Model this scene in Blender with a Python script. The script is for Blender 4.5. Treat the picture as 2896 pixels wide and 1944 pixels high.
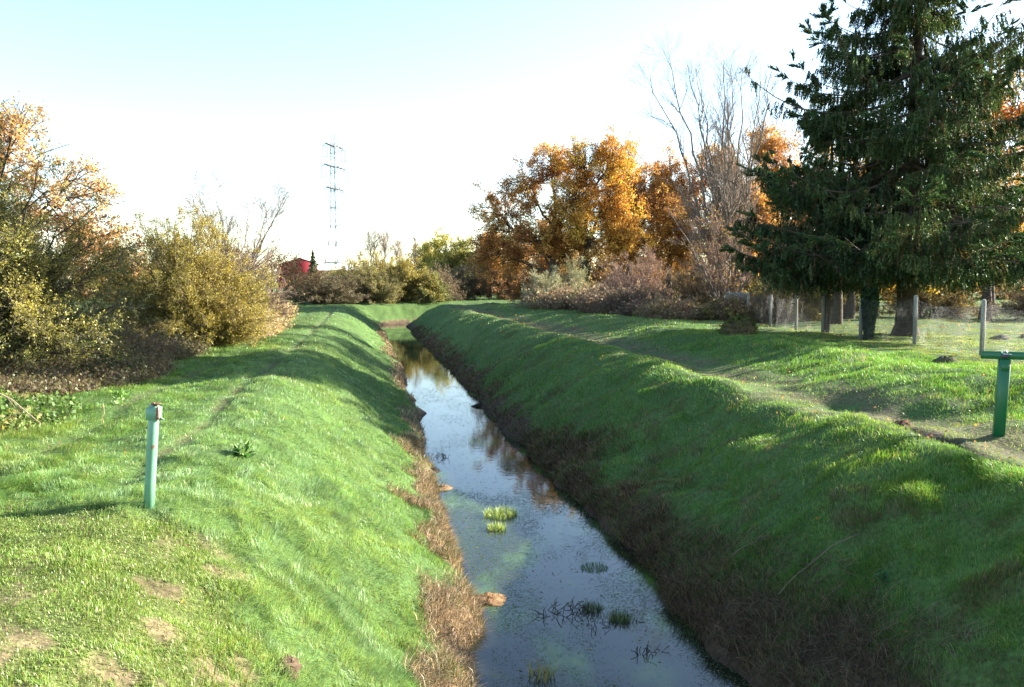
import bpy, math, numpy as np
from mathutils import Vector
rng = np.random.default_rng(7)
sc = bpy.context.scene
for o in list(bpy.data.objects): bpy.data.objects.remove(o)
COL = sc.collection

# ------------------------------------------------------------------ camera, sky, sun, exposure
cam_d = bpy.data.cameras.new("camera"); cam = bpy.data.objects.new("camera", cam_d); COL.objects.link(cam)
cam_d.sensor_width = 36; cam_d.lens = 28.51; cam_d.clip_start = 0.1; cam_d.clip_end = 6000
cam.location = (0, 0, 4.0); cam.rotation_euler = (math.radians(90 - 4.297), 0, 0)
sc.camera = cam
SUN_AZ, SUN_EL = math.radians(70), math.radians(20)      # azimuth clockwise from +Y (straight ahead)
w = bpy.data.worlds.new("World"); sc.world = w; w.use_nodes = True
nt = w.node_tree; bg = nt.nodes["Background"]
sky = nt.nodes.new("ShaderNodeTexSky"); sky.sky_type = 'NISHITA'; sky.sun_disc = False
sky.sun_elevation = SUN_EL; sky.sun_rotation = SUN_AZ
sky.air_density = 1.0; sky.dust_density = 0.6; sky.ozone_density = 1.5; sky.altitude = 0
nt.links.new(sky.outputs[0], bg.inputs[0]); bg.inputs[1].default_value = 0.088
sl = bpy.data.lights.new("sun", 'SUN'); sl.energy = 5.0; sl.angle = math.radians(0.5); sl.color = (1.0, 0.94, 0.83)
so = bpy.data.objects.new("sun", sl); COL.objects.link(so)
sd = Vector((math.sin(SUN_AZ)*math.cos(SUN_EL), math.cos(SUN_AZ)*math.cos(SUN_EL), math.sin(SUN_EL)))
so.rotation_euler = (-sd).to_track_quat('-Z', 'Y').to_euler(); so.location = (60, 20, 40)
vs = sc.view_settings; vs.view_transform = 'Standard'; vs.look = 'None'; vs.gamma = 1; vs.exposure = 2.4
vs.use_curve_mapping = False
sc.render.engine = 'CYCLES'
sc.cycles.max_bounces = 6; sc.cycles.transparent_max_bounces = 6; sc.cycles.diffuse_bounces = 3
sc.cycles.glossy_bounces = 3; sc.cycles.transmission_bounces = 3; sc.cycles.use_denoising = True

# ------------------------------------------------------------------ helpers
def rand(a, b, n=None): return rng.uniform(a, b, n)
def _h(ix, iy, s):
    v = np.sin(ix*127.1 + iy*311.7 + s*74.7)*43758.5453
    return v - np.floor(v)
def vnoise(x, y, sc_=1.0, seed=0):
    x = np.asarray(x, float)/sc_; y = np.asarray(y, float)/sc_
    ix, iy = np.floor(x), np.floor(y); fx, fy = x-ix, y-iy
    fx = fx*fx*(3-2*fx); fy = fy*fy*(3-2*fy)
    a, b = _h(ix, iy, seed), _h(ix+1, iy, seed); c, d = _h(ix, iy+1, seed), _h(ix+1, iy+1, seed)
    return (a*(1-fx)+b*fx)*(1-fy) + (c*(1-fx)+d*fx)*fy          # 0..1
def fbm(x, y, s=1.0, seed=0, o=3):
    t = 0; a = 1; n = 0
    for k in range(o): t = t + a*vnoise(x, y, s/(2**k), seed+k*9); n += a; a *= .5
    return t/n
def ss(x, a, b):
    t = np.clip((x-a)/(b-a), 0, 1); return t*t*(3-2*t)
def smin(a, b, k):
    h = np.clip(.5+.5*(b-a)/k, 0, 1); return b*(1-h)+a*h - k*h*(1-h)
def unit(v): return v/np.maximum(np.linalg.norm(v, axis=-1, keepdims=True), 1e-9)

def mesh_obj(name, V, F, mat, parent=None, col=None, smooth=False, loc=None, label=None):
    """V (n,3); F list of int arrays (m,3)/(m,4); col (n,3) per-vertex"""
    me = bpy.data.meshes.new(name)
    V = np.asarray(V, np.float32); F = [np.asarray(f, np.int32) for f in F if len(f)]
    nl = sum(f.size for f in F); npoly = sum(len(f) for f in F)
    me.vertices.add(len(V)); me.vertices.foreach_set("co", V.ravel())
    me.loops.add(nl); me.polygons.add(npoly)
    me.loops.foreach_set("vertex_index", np.concatenate([f.ravel() for f in F]))
    tot = np.concatenate([np.full(len(f), f.shape[1], np.int32) for f in F])
    me.polygons.foreach_set("loop_start", np.concatenate([[0], np.cumsum(tot)[:-1]]).astype(np.int32))
    if smooth: me.polygons.foreach_set("use_smooth", np.ones(npoly, bool))
    if col is not None:
        at = me.attributes.new("Col", 'FLOAT_COLOR', 'POINT')
        c = np.ones((len(V), 4), np.float32); c[:, :3] = col; at.data.foreach_set("color", c.ravel())
    me.update(calc_edges=True); me.validate()
    me.materials.append(mat)
    o = bpy.data.objects.new(name, me); COL.objects.link(o)
    if parent is not None: o.parent = parent
    if loc is not None: o.location = loc
    if label: o['label'] = label
    return o

class Geo:                                             # collects shapes into ONE mesh
    def __init__(s): s.V = []; s.F3 = []; s.F4 = []; s.C = []; s.n = 0
    def add(s, V, F, c=(.5,.5,.5)):
        V = np.asarray(V, float).reshape(-1, 3); F = np.asarray(F, int)
        (s.F3 if F.shape[1] == 3 else s.F4).append(F+s.n); s.V.append(V)
        c = np.asarray(c, float); s.C.append(np.broadcast_to(c, (len(V), 3)).copy()); s.n += len(V)
    def tubes(s, P, R, K=4, c=(.5,.5,.5)):
        P = np.asarray(P, float); R = np.asarray(R, float)
        B, N, _ = P.shape
        T = np.empty_like(P); T[:, 1:-1] = P[:, 2:]-P[:, :-2]; T[:, 0] = P[:, 1]-P[:, 0]; T[:, -1] = P[:, -1]-P[:, -2]
        T = unit(T); m = unit(P[:, -1]-P[:, 0]+1e-6)
        ref = np.where(np.abs(m[:, 2:3]) > .8, np.array([[1., 0, 0]]), np.array([[0, 0, 1.]]))[:, None, :]
        U = unit(np.cross(T, ref)); W = np.cross(T, U)
        a = np.arange(K)*2*np.pi/K
        ring = P[:, :, None]+R[:, :, None, None]*(np.cos(a)[None, None, :, None]*U[:, :, None]+np.sin(a)[None, None, :, None]*W[:, :, None])
        b = np.arange(B)[:, None, None]*N*K; i = np.arange(N-1)[None, :, None]*K; k = np.arange(K)[None, None, :]; k2 = (k+1) % K
        q = np.stack([b+i+k, b+i+k2, b+i+K+k2, b+i+K+k], -1).reshape(-1, 4)
        c = np.asarray(c, float)
        if c.ndim == 2: c = np.repeat(c, N*K, axis=0)
        s.add(ring.reshape(-1, 3), q, c)
    def bar(s, a, b, r, K=6, c=(.5,.5,.5), r2=None):
        a = np.array(a, float); b = np.array(b, float); r2 = r if r2 is None else r2
        e = unit(b-a)*1e-4
        s.tubes(np.array([[a-e, a, b, b+e]]), np.array([[1e-5, r, r2, 1e-5]]), K, c)
    def box(s, c0, sz, col=(.5,.5,.5), bev=0.0, rz=0):
        x, y, z = np.array(sz)/2.; b = bev
        vs_ = []
        for zz, ins in ((-z, b), (-z+b, 0), (z-b, 0), (z, b)) if b else ((-z, 0), (z, 0)):
            X, Y = x-ins, y-ins
            if b: ring = [(-X, -Y+b), (-X+b, -Y), (X-b, -Y), (X, -Y+b), (X, Y-b), (X-b, Y), (-X+b, Y), (-X, Y-b)]
            else: ring = [(-X, -Y), (X, -Y), (X, Y), (-X, Y)]
            vs_.append([(p, q, zz) for p, q in ring])
        n = len(vs_[0]); V = np.array(vs_).reshape(-1, 3)
        cz, sz_ = math.cos(rz), math.sin(rz); V = np.c_[V[:, 0]*cz-V[:, 1]*sz_, V[:, 0]*sz_+V[:, 1]*cz, V[:, 2]]+np.array(c0)
        F = []
        for l in range(len(vs_)-1):
            for k in range(n): F.append((l*n+k, l*n+(k+1) % n, (l+1)*n+(k+1) % n, (l+1)*n+k))
        L = (len(vs_)-1)*n
        if n == 4: F += [(3, 2, 1, 0), (L, L+1, L+2, L+3)]
        else:
            for o_, rev in ((0, 1), (L, 0)):
                for q in ((0, 1, 2, 3), (0, 3, 4, 7), (4, 5, 6, 7)): F.append(tuple(o_+k for k in (q[::-1] if rev else q)))
        s.add(V, F, col)
    def lathe(s, prof, K=16, c=(.5,.5,.5), origin=(0,0,0)):
        a = np.arange(K)*2*np.pi/K
        V = np.array([[(r*math.cos(t), r*math.sin(t), z) for t in a] for r, z in prof]).reshape(-1, 3)+np.array(origin)
        F = [(l*K+k, l*K+(k+1) % K, (l+1)*K+(k+1) % K, (l+1)*K+k) for l in range(len(prof)-1) for k in range(K)]
        s.add(V, F, c)
    def leaves(s, C, size, col, aspect=.55, up=0.0, D=None):
        """kite-shaped leaves at points C"""
        n = len(C); size = np.broadcast_to(size, (n,))[:, None]
        A = rng.normal(size=(n, 3)); A[:, 2] -= up; A = unit(A) if D is None else unit(D+.5*A)
        S = unit(np.cross(A, rng.normal(size=(n, 3))))
        N_ = np.cross(A, S)*.12
        V = np.stack([C-A*size*.5, C+S*size*aspect*.5+N_*size-A*size*.05, C+A*size*.5, C-S*size*aspect*.5+N_*size-A*size*.05], 1).reshape(-1, 3)
        i = np.arange(n)[:, None]*4; col = np.asarray(col, float)
        if col.ndim == 2: col = np.repeat(col, 4, axis=0)
        s.add(V, i+np.array([[0, 1, 2, 3]]), col)
    def build(s, name, mat, parent=None, smooth=False, loc=None, label=None):
        return mesh_obj(name, np.concatenate(s.V), [np.concatenate(s.F3) if s.F3 else [], np.concatenate(s.F4) if s.F4 else []], mat, parent,
                        np.concatenate(s.C), smooth, loc, label)

def tag(o, label, cat, group=None, kind=None):
    if label: o['label'] = label
    if cat: o['category'] = cat
    if group: o['group'] = group
    if kind: o['kind'] = kind
    return o
def thing(name, label, cat, loc=(0,0,0), rz=0, group=None):
    o = bpy.data.objects.new(name, None); COL.objects.link(o); o.location = loc; o.rotation_euler = (0, 0, rz)
    o.empty_display_size = .3
    return tag(o, label, cat, group)
def dup(root, loc, rz, label, group=None, scale=1.0, mat=None):
    r = root.copy(); COL.objects.link(r); r.location = loc; r.rotation_euler = (0, 0, rz)
    r.scale = (scale,)*3 if not hasattr(scale, '__len__') else scale; r['label'] = label
    if group: r['group'] = group
    for ch in list(root.children):
        c = ch.copy(); COL.objects.link(c); c.parent = r
        for g in ch.children:
            d = g.copy(); COL.objects.link(d); d.parent = c
    return r

# ------------------------------------------------------------------ materials
def new_mat(name):
    m = bpy.data.materials.new(name); m.use_nodes = True
    return m, m.node_tree.nodes, m.node_tree.links, m.node_tree.nodes["Principled BSDF"]
def leaf_mat(name, trans=.45, gloss=.03, rough=.5, tint=(1.0, 1.0, .6)):
    m, N, L, p = new_mat(name); N.remove(p); out = N["Material Output"]
    at = N.new("ShaderNodeAttribute"); at.attribute_name = "Col"
    d = N.new("ShaderNodeBsdfDiffuse"); t = N.new("ShaderNodeBsdfTranslucent"); g = N.new("ShaderNodeBsdfGlossy")
    mu = N.new("ShaderNodeMixRGB"); mu.blend_type = 'MULTIPLY'; mu.inputs[0].default_value = 1
    mu.inputs[2].default_value = (*[c*1.25 for c in tint], 1)
    L.new(at.outputs[0], d.inputs[0]); L.new(at.outputs[0], mu.inputs[1]); L.new(mu.outputs[0], t.inputs[0])
    g.inputs[1].default_value = rough; g.inputs[0].default_value = (.85, 1, .75, 1)
    a = N.new("ShaderNodeMixShader"); a.inputs[0].default_value = trans; L.new(d.outputs[0], a.inputs[1]); L.new(t.outputs[0], a.inputs[2])
    b = N.new("ShaderNodeMixShader"); b.inputs[0].default_value = gloss; L.new(a.outputs[0], b.inputs[1]); L.new(g.outputs[0], b.inputs[2])
    L.new(b.outputs[0], out.inputs[0]); return m
def col_mat(name, rough=.85, noise=0, amp=.35, bump=0, spec=.3, metal=0):
    m, N, L, p = new_mat(name)
    at = N.new("ShaderNodeAttribute"); at.attribute_name = "Col"
    p.inputs["Roughness"].default_value = rough; p.inputs["Specular IOR Level"].default_value = spec; p.inputs["Metallic"].default_value = metal
    src = at.outputs[0]
    if noise:
        tc = N.new("ShaderNodeTexCoord"); n = N.new("ShaderNodeTexNoise"); n.inputs["Scale"].default_value = noise; n.inputs["Detail"].default_value = 6
        L.new(tc.outputs["Object"], n.inputs["Vector"])
        mr = N.new("ShaderNodeMapRange"); mr.inputs[1].default_value = .3; mr.inputs[2].default_value = .7; mr.inputs[3].default_value = 1-amp; mr.inputs[4].default_value = 1+amp
        L.new(n.outputs[0], mr.inputs[0]); mx = N.new("ShaderNodeVectorMath"); mx.operation = 'SCALE'
        L.new(src, mx.inputs[0]); L.new(mr.outputs[0], mx.inputs["Scale"]); src = mx.outputs[0]
        if bump:
            bp = N.new("ShaderNodeBump"); bp.inputs["Strength"].default_value = bump; bp.inputs["Distance"].default_value = .02
            L.new(n.outputs[0], bp.inputs["Height"]); L.new(bp.outputs[0], p.inputs["Normal"])
    L.new(src, p.inputs["Base Color"]); return m
M = {}
M['leaf'] = leaf_mat('leaf_surface'); M['grass'] = leaf_mat('grass_blade', .42, .035, .40, (1.0, 1.0, .45))
M['needle'] = leaf_mat('spruce_needle', .2, .03, .5, (1, 1, .5))
M['straw'] = leaf_mat('dead_straw', .25, .02, .5, (1, .85, .6))
M['bark'] = col_mat('bark', .9, 9, .4, .6, .15); M['twig'] = col_mat('twig', .85, 0, spec=.2)
M['soil'] = col_mat('soil', .95, 14, .45, .8, .1)
M['stone'] = col_mat('weathered_concrete', .9, 22, .3, .4, .2); M['plain'] = col_mat('painted_surface', .6, 3, .12)
M['metal'] = col_mat('galvanised_wire', .5, 0, spec=.5, metal=.3)

def paint_mat(name, base, worn, scale=5):                      # enamel paint over steel with rust spots
    m, N, L, p = new_mat(name)
    tc = N.new("ShaderNodeTexCoord"); n = N.new("ShaderNodeTexNoise"); n.inputs["Scale"].default_value = scale; n.inputs["Detail"].default_value = 8
    L.new(tc.outputs["Object"], n.inputs["Vector"])
    cr = N.new("ShaderNodeValToRGB"); e = cr.color_ramp.elements
    e[0].position = .0; e[0].color = (*base, 1); e[1].position = .66; e[1].color = (*worn, 1)
    k = e.new(.57); k.color = (*[c*.9 for c in base], 1); k = e.new(.635); k.color = (*[c*.85 for c in base], 1)
    L.new(n.outputs[0], cr.inputs[0]); L.new(cr.outputs[0], p.inputs["Base Color"])
    p.inputs["Roughness"].default_value = .38; bp = N.new("ShaderNodeBump"); bp.inputs["Strength"].default_value = .15; bp.inputs["Distance"].default_value = .01
    L.new(n.outputs[0], bp.inputs["Height"]); L.new(bp.outputs[0], p.inputs["Normal"]); return m
M['green_light'] = paint_mat('pale_green_paint', (.15, .33, .21), (.20, .10, .06), 9)
M['green_dark'] = paint_mat('green_paint', (.005, .115, .038), (.03, .06, .025), 4)
M['rust'] = paint_mat('rusty_steel', (.16, .07, .04), (.30, .20, .15), 30)

# ------------------------------------------------------------------ terrain
yk = np.array([-40, 0, 7.76, 9.3, 11.1, 13.1, 16.06, 20.66, 28.9, 36, 47.7, 60, 68])
xl = np.array([6.3, .7, -.34, -.44, -.72, -1.14, -1.62, -2.3, -3.67, -4.95, -7.15, -9.45, -10.95])
xr = np.array([9.5, 4.1, 2.5, 1.95, 1.9, 1.6, .86, .02, -1.38, -2.7, -4.75, -7.05, -8.6])
YC = np.r_[np.arange(-40, 68, .5), 68.0]; XC = (np.interp(YC, yk, xl)+np.interp(YC, yk, xr))/2
k_ = np.ones(7)/7; XC = np.convolve(np.pad(XC, 3, mode='edge'), k_, 'valid'); XC[:3] = XC[3]+(XC[4]-XC[3])*(np.arange(3)-3)
bend = np.array([(-10.5, 71.5), (-11.0, 74.0), (-10.9, 76.3), (-9.6, 78.4), (-7.2, 80.2), (-3.5, 82.2), (1.5, 84.5), (9, 87), (20, 90), (60, 98), (140, 110)])
bp_ = np.concatenate([np.linspace(bend[i], bend[i+1], 8, endpoint=False) for i in range(len(bend)-1)])
PL = np.r_[np.c_[XC, YC], bp_]
HWL = np.r_[(np.interp(YC, yk, xr)-np.interp(YC, yk, xl))/2, np.full(len(bp_), 1.25)]
GX = np.arange(-60, 70.01, .5); GY = np.arange(-20, 160.01, .5)
def sdist(x, y):
    sh = np.shape(x); x = np.ravel(x); y = np.ravel(y); D = np.empty(len(x)); W = np.empty(len(x))
    A = PL[:-1]; B = PL[1:]; AB = B-A; L2 = (AB**2).sum(1)
    for i in range(0, len(x), 20000):
        px = x[i:i+20000, None]-A[None, :, 0]; py = y[i:i+20000, None]-A[None, :, 1]
        t = np.clip((px*AB[:, 0]+py*AB[:, 1])/L2, 0, 1); ex = px-t*AB[:, 0]; ey = py-t*AB[:, 1]
        d2 = ex*ex+ey*ey; j = d2.argmin(1); r = np.arange(len(j))
        s = np.sign(px[r, j]*AB[j, 1]-py[r, j]*AB[j, 0]); D[i:i+20000] = np.sqrt(d2[r, j])*np.where(s == 0, 1, s); W[i:i+20000] = HWL[j]
    return D.reshape(sh), W.reshape(sh)
_gx, _gy = np.meshgrid(GX, GY, indexing='ij'); GD, GW = sdist(_gx, _gy)
def dw(x, y):
    x = np.asarray(x, float); y = np.asarray(y, float)
    fx = np.clip((x-GX[0])/.5, 0, len(GX)-1.001); fy = np.clip((y-GY[0])/.5, 0, len(GY)-1.001)
    i = fx.astype(int); j = fy.astype(int); fx -= i; fy -= j
    g = lambda G: (G[i, j]*(1-fx)+G[i+1, j]*fx)*(1-fy)+(G[i, j+1]*(1-fx)+G[i+1, j+1]*fx)*fy
    return g(GD), g(GW)
def height(x, y, full=False):
    d, hw = dw(x, y)
    near = 1-ss(y, 60, 110)
    e = np.abs(d)-hw+(fbm(x, y, 1.3, 3)-.5)*.75*near+(fbm(x, y, .35, 5, 2)-.5)*.16*near+np.where(d > 0, -.42*np.exp(-((y-13.4)/1.7)**2)+.22*np.exp(-((y-10.2)/1.2)**2)+.5*(vnoise(x*0, y, 4.2, 17)-.5), .3*(vnoise(x*0, y, 3.6, 19)-.5))*ss(np.abs(d)-hw, .4, 1.6)
    z = np.where(e < 0, np.maximum(-.35, e*.9), smin(.10+e*.62, np.where(e < .14, e*1.3, 9), .05))
    top = np.where(d < 0, 1.9, 1.93)
    z = smin(z, top+0*z+.10*np.exp(-((y-14.8)/2.6)**2)*(d > 0), .42+.75*np.exp(-((y-14.6)/2.8)**2)*(d > 0))
    # right-hand side: crest lip, worn path, berm, garden
    r = np.where(d > 0, d, 0)
    z = z+.07*np.exp(-((r-4.6)/.45)**2)*(d > 0)
    z = z-.19*np.exp(-((r-5.9)/.75)**2)*(d > 0)
    z = z+ss(r, 6.9, 8.6)*.22*(d > 0)*(1-ss(y, 40, 70))+.14*np.exp(-((r-9.4)/1.3)**2)*(.4+1.0*vnoise(x, y, 3.5, 8))*(d > 0)
    # left-hand side: shallow wheel tracks
    tr = (np.exp(-((d+4.95)/.16)**2)+.8*np.exp(-((d+6.5)/.18)**2))*ss(y, 7.2, 8)
    z = z-.06*tr*(.4+fbm(x, y, 2, 11))
    z = z+((fbm(x, y, 2.4, 21)-.5)*.24+(fbm(x, y, .9, 23, 2)-.5)*.13)*ss(e, .2, 1.5)*(1-.6*mown(x, y))+(fbm(x, y, .5, 31, 2)-.5)*.05*near*ss(e, .0, .4)
    # ruts on the muddy near end of the path
    z = z-.15*np.exp(-((d-5.25-.25*np.sin(y*.5))/.22)**2)*ss(y, 7, 9.5)*(1-ss(y, 12.6, 13.6))
    z = z+(fbm(x, y, .22, 35, 2)-.5)*.07*mown(x, y)*ss(fbm(x, y, 1.3, 37), .3, .6)
    z = z+(fbm(x, y, .3, 39, 2)-.5)*.16*np.exp(-((e-.45)/.45)**2)*near
    z = z+.20*np.exp(-(((x-6.75)/.95)**2+((y-11.1)/.8)**2))
    if full: return z, d, e
    return z
def mown(x, y):                                              # 1 on the short-cut foreground
    b = -1.15-(y-4.4)*.475+(fbm(x, y, .8, 41)-.5)*.5
    return ss(b-x+(fbm(x, y, .25, 45, 2)-.5)*.5, -.25, .25)*(1-ss(y+(fbm(x, y, .5, 43)-.5)*.7, 7.0, 7.45))
def pathm(x, y, d):
    wv = (fbm(x, y, 1.5, 51)-.5)*1.3
    return .9*np.exp(-((d-5.85+wv)/1.05)**4)*ss(y, 6, 7)*(1-ss(y, 75, 90))

def axis(seg): return np.unique(np.concatenate([np.linspace(a, b, n) for a, b, n in seg]).round(4))
ax_y = axis([(-60, 3, 30), (3, 18, 230), (18, 40, 160), (40, 100, 150), (100, 260, 40), (260, 3000, 14)])
ax_u = axis([(-3000, -80, 8), (-80, -14, 44), (-14, -6, 70), (-6, 8, 230), (8, 16, 60), (16, 90, 45), (90, 3000, 8)])
xc_y = np.interp(ax_y, YC, XC)
Y2, U2 = np.meshgrid(ax_y, ax_u, indexing='ij'); X2 = U2+xc_y[:, None]
Z2, D2, E2 = height(X2, Y2, True)
n0, n1 = X2.shape; idx = np.arange(n0*n1).reshape(n0, n1)
F = np.stack([idx[:-1, :-1], idx[:-1, 1:], idx[1:, 1:], idx[1:, :-1]], -1).reshape(-1, 4)
def zones(x, y, d, e):
    """albedo of the bare ground under the blades"""
    g = np.array([.060, .105, .028]); soil = np.array([.115, .078, .050]); mud = np.array([.050, .034, .022]); dry = np.array([.24, .165, .095])
    gm = np.array([.085, .100, .032])
    n = fbm(x, y, .9, 61)[..., None]; n2 = fbm(x, y, .25, 67, 2)[..., None]
    c = g*(.7+.6*n)
    mw = mown(x, y)[..., None]; c = c*(1-mw)+gm*(.75+.5*n2)*mw
    pt = (ss(fbm(x, y, .30, 111, 4), .55, .68)*mown(x, y)*np.clip(.30+ss(x, -4.2, -2.2), 0, 1))[..., None]; pt = pt*.8; c = c*(1-pt)+np.array([.135, .098, .058])*(.35+1.3*n2)*pt
    pa = (pathm(x, y, d)*ss(fbm(x, y, .6, 71), .25, .6))[..., None]*.85; c = c*(1-pa)+(soil*.85+g*.15)*(.8+.5*n2)*pa
    tr = ((np.exp(-((d+4.95)/.14)**2)+.7*np.exp(-((d+6.5)/.16)**2))*ss(y, 7.2, 8)*ss(fbm(x, y, .8, 73), .35, .65))[..., None]*.5
    c = c*(1-tr)+soil*tr
    ru = (np.exp(-((d-5.25-.25*np.sin(y*.5))/.30)**4)*ss(y, 7, 9.5)*(1-ss(y, 12.6, 13.6)))[..., None]*.85; c = c*(1-ru)+np.array([.060, .040, .027])*(.6+.8*n2)*ru
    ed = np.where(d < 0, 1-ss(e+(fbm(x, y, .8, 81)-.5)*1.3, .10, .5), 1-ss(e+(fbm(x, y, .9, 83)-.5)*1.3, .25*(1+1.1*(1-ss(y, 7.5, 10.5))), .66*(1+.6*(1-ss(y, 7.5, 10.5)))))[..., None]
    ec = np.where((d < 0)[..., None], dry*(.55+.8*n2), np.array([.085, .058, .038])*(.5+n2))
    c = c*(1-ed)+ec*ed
    fb = ss(y, 60, 72)[..., None]*ed; c = c*(1-fb)+np.array([.07, .05, .03])*fb
    md = (1-ss(e, .0, .16))[..., None]; c = c*(1-md)+mud*md
    far = ss(y, 170, 400)[..., None]; c = c*(1-far)+np.array([.09, .12, .05])*far
    return c
me_soil, N, L, p = new_mat('ground_surface')
at_ = N.new("ShaderNodeAttribute"); at_.attribute_name = "Col"; tc = N.new("ShaderNodeTexCoord")
n1_ = N.new("ShaderNodeTexNoise"); n1_.inputs["Scale"].default_value = 18; n1_.inputs["Detail"].default_value = 8; L.new(tc.outputs["Object"], n1_.inputs["Vector"])
mr = N.new("ShaderNodeMapRange"); mr.inputs[1].default_value = .3; mr.inputs[2].default_value = .7; mr.inputs[3].default_value = .6; mr.inputs[4].default_value = 1.45; L.new(n1_.outputs[0], mr.inputs[0])
sm = N.new("ShaderNodeVectorMath"); sm.operation = 'SCALE'; L.new(at_.outputs[0], sm.inputs[0]); L.new(mr.outputs[0], sm.inputs["Scale"]); L.new(sm.outputs[0], p.inputs["Base Color"])
bpn = N.new("ShaderNodeBump"); bpn.inputs["Strength"].default_value = .8; bpn.inputs["Distance"].default_value = .03; L.new(n1_.outputs[0], bpn.inputs["Height"]); L.new(bpn.outputs[0], p.inputs["Normal"])
p.inputs["Roughness"].default_value = .95; p.inputs["Specular IOR Level"].default_value = .15
gr = mesh_obj('ground', np.c_[X2.ravel(), Y2.ravel(), Z2.ravel()], [F], me_soil, col=zones(X2, Y2, D2, E2).reshape(-1, 3), smooth=True)
tag(gr, None, None, kind='structure')

# ------------------------------------------------------------------ water: a strip along the channel
mw_, N, L, p = new_mat('stream_water')
tc = N.new("ShaderNodeTexCoord"); mp = N.new("ShaderNodeMapping"); mp.inputs["Scale"].default_value = (1, .45, 1); L.new(tc.outputs["Object"], mp.inputs[0])
a1 = N.new("ShaderNodeTexNoise"); a1.inputs["Scale"].default_value = 1.5; a1.inputs["Detail"].default_value = 9; L.new(mp.outputs[0], a1.inputs["Vector"])
cr = N.new("ShaderNodeValToRGB"); e = cr.color_ramp.elements
e[0].position = .35; e[0].color = (.012, .011, .008, 1); e[1].position = .75; e[1].color = (.15, .21, .025, 1); q = e.new(.52); q.color = (.020, .022, .012, 1); q = e.new(.64); q.color = (.05, .085, .016, 1)
L.new(a1.outputs[0], cr.inputs[0]); L.new(cr.outputs[0], p.inputs["Base Color"])
p.inputs["Roughness"].default_value = .02; p.inputs["IOR"].default_value = 1.40; p.inputs["Specular IOR Level"].default_value = .6
wv = N.new("ShaderNodeTexNoise"); wv.inputs["Scale"].default_value = 7; wv.inputs["Detail"].default_value = 3; L.new(tc.outputs["Object"], wv.inputs["Vector"])
bw = N.new("ShaderNodeBump"); bw.inputs["Strength"].default_value = .05; bw.inputs["Distance"].default_value = .02; L.new(wv.outputs[0], bw.inputs["Height"]); L.new(bw.outputs[0], p.inputs["Normal"])
T_ = unit(np.gradient(PL, axis=0)); Nn = np.c_[T_[:, 1], -T_[:, 0]]
WL = PL-Nn*2.0; WR = PL+Nn*2.0; nn = len(PL)
Vw = np.r_[np.c_[WL, np.full(nn, .012)], np.c_[WR, np.full(nn, .012)]]; i = np.arange(nn-1)
tag(mesh_obj('stream_water', Vw, [np.stack([i, i+nn, i+nn+1, i+1], -1)], mw_), None, None, kind='structure')
WZ = .012

# ------------------------------------------------------------------ grass (real blades)
def blades(g, x, y, z, h, wd, col, lean=(0, 0), spread=.45, tipc=1.25):
    n = len(x); a = rand(0, 2*np.pi, n); S = np.c_[np.cos(a), np.sin(a), np.zeros(n)]
    Ld = np.c_[rng.normal(0, spread, n)+lean[0], rng.normal(0, spread, n)+lean[1], np.zeros(n)]
    P = np.c_[x, y, z]; U = np.array([0, 0, 1.])
    h = h[:, None]; w_ = np.broadcast_to(wd, (n,))[:, None]
    k = 1/np.sqrt(1+(Ld**2).sum(1, keepdims=True))
    mid = P+(U*.6+Ld*.35)*h*k; tip = P+(U*.85+Ld*1.0)*h*k
    V = np.stack([P-S*w_*.5, P+S*w_*.5, mid+S*w_*.42, mid-S*w_*.42, tip], 1).reshape(-1, 3)
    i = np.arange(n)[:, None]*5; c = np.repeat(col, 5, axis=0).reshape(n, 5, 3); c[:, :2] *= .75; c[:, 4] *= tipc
    c = c.reshape(-1, 3); g.add(V, i+np.array([[0, 1, 2, 3]]), c); g.F3.append(i+np.array([[3, 2, 4]])+g.n-len(V))
def sample(n, y0, y1, pw):
    """n points in the view wedge (with margin), density ~ y^-pw per m2"""
    u = rng.random(n); k = 2-pw
    y = (y0**k+u*(y1**k-y0**k))**(1/k) if abs(k) > 1e-6 else y0*(y1/y0)**u
    x = rand(-1, 1, n)*(.70*y+1.6)*1.0
    return x, y
gg = Geo(); gd = Geo()
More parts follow.
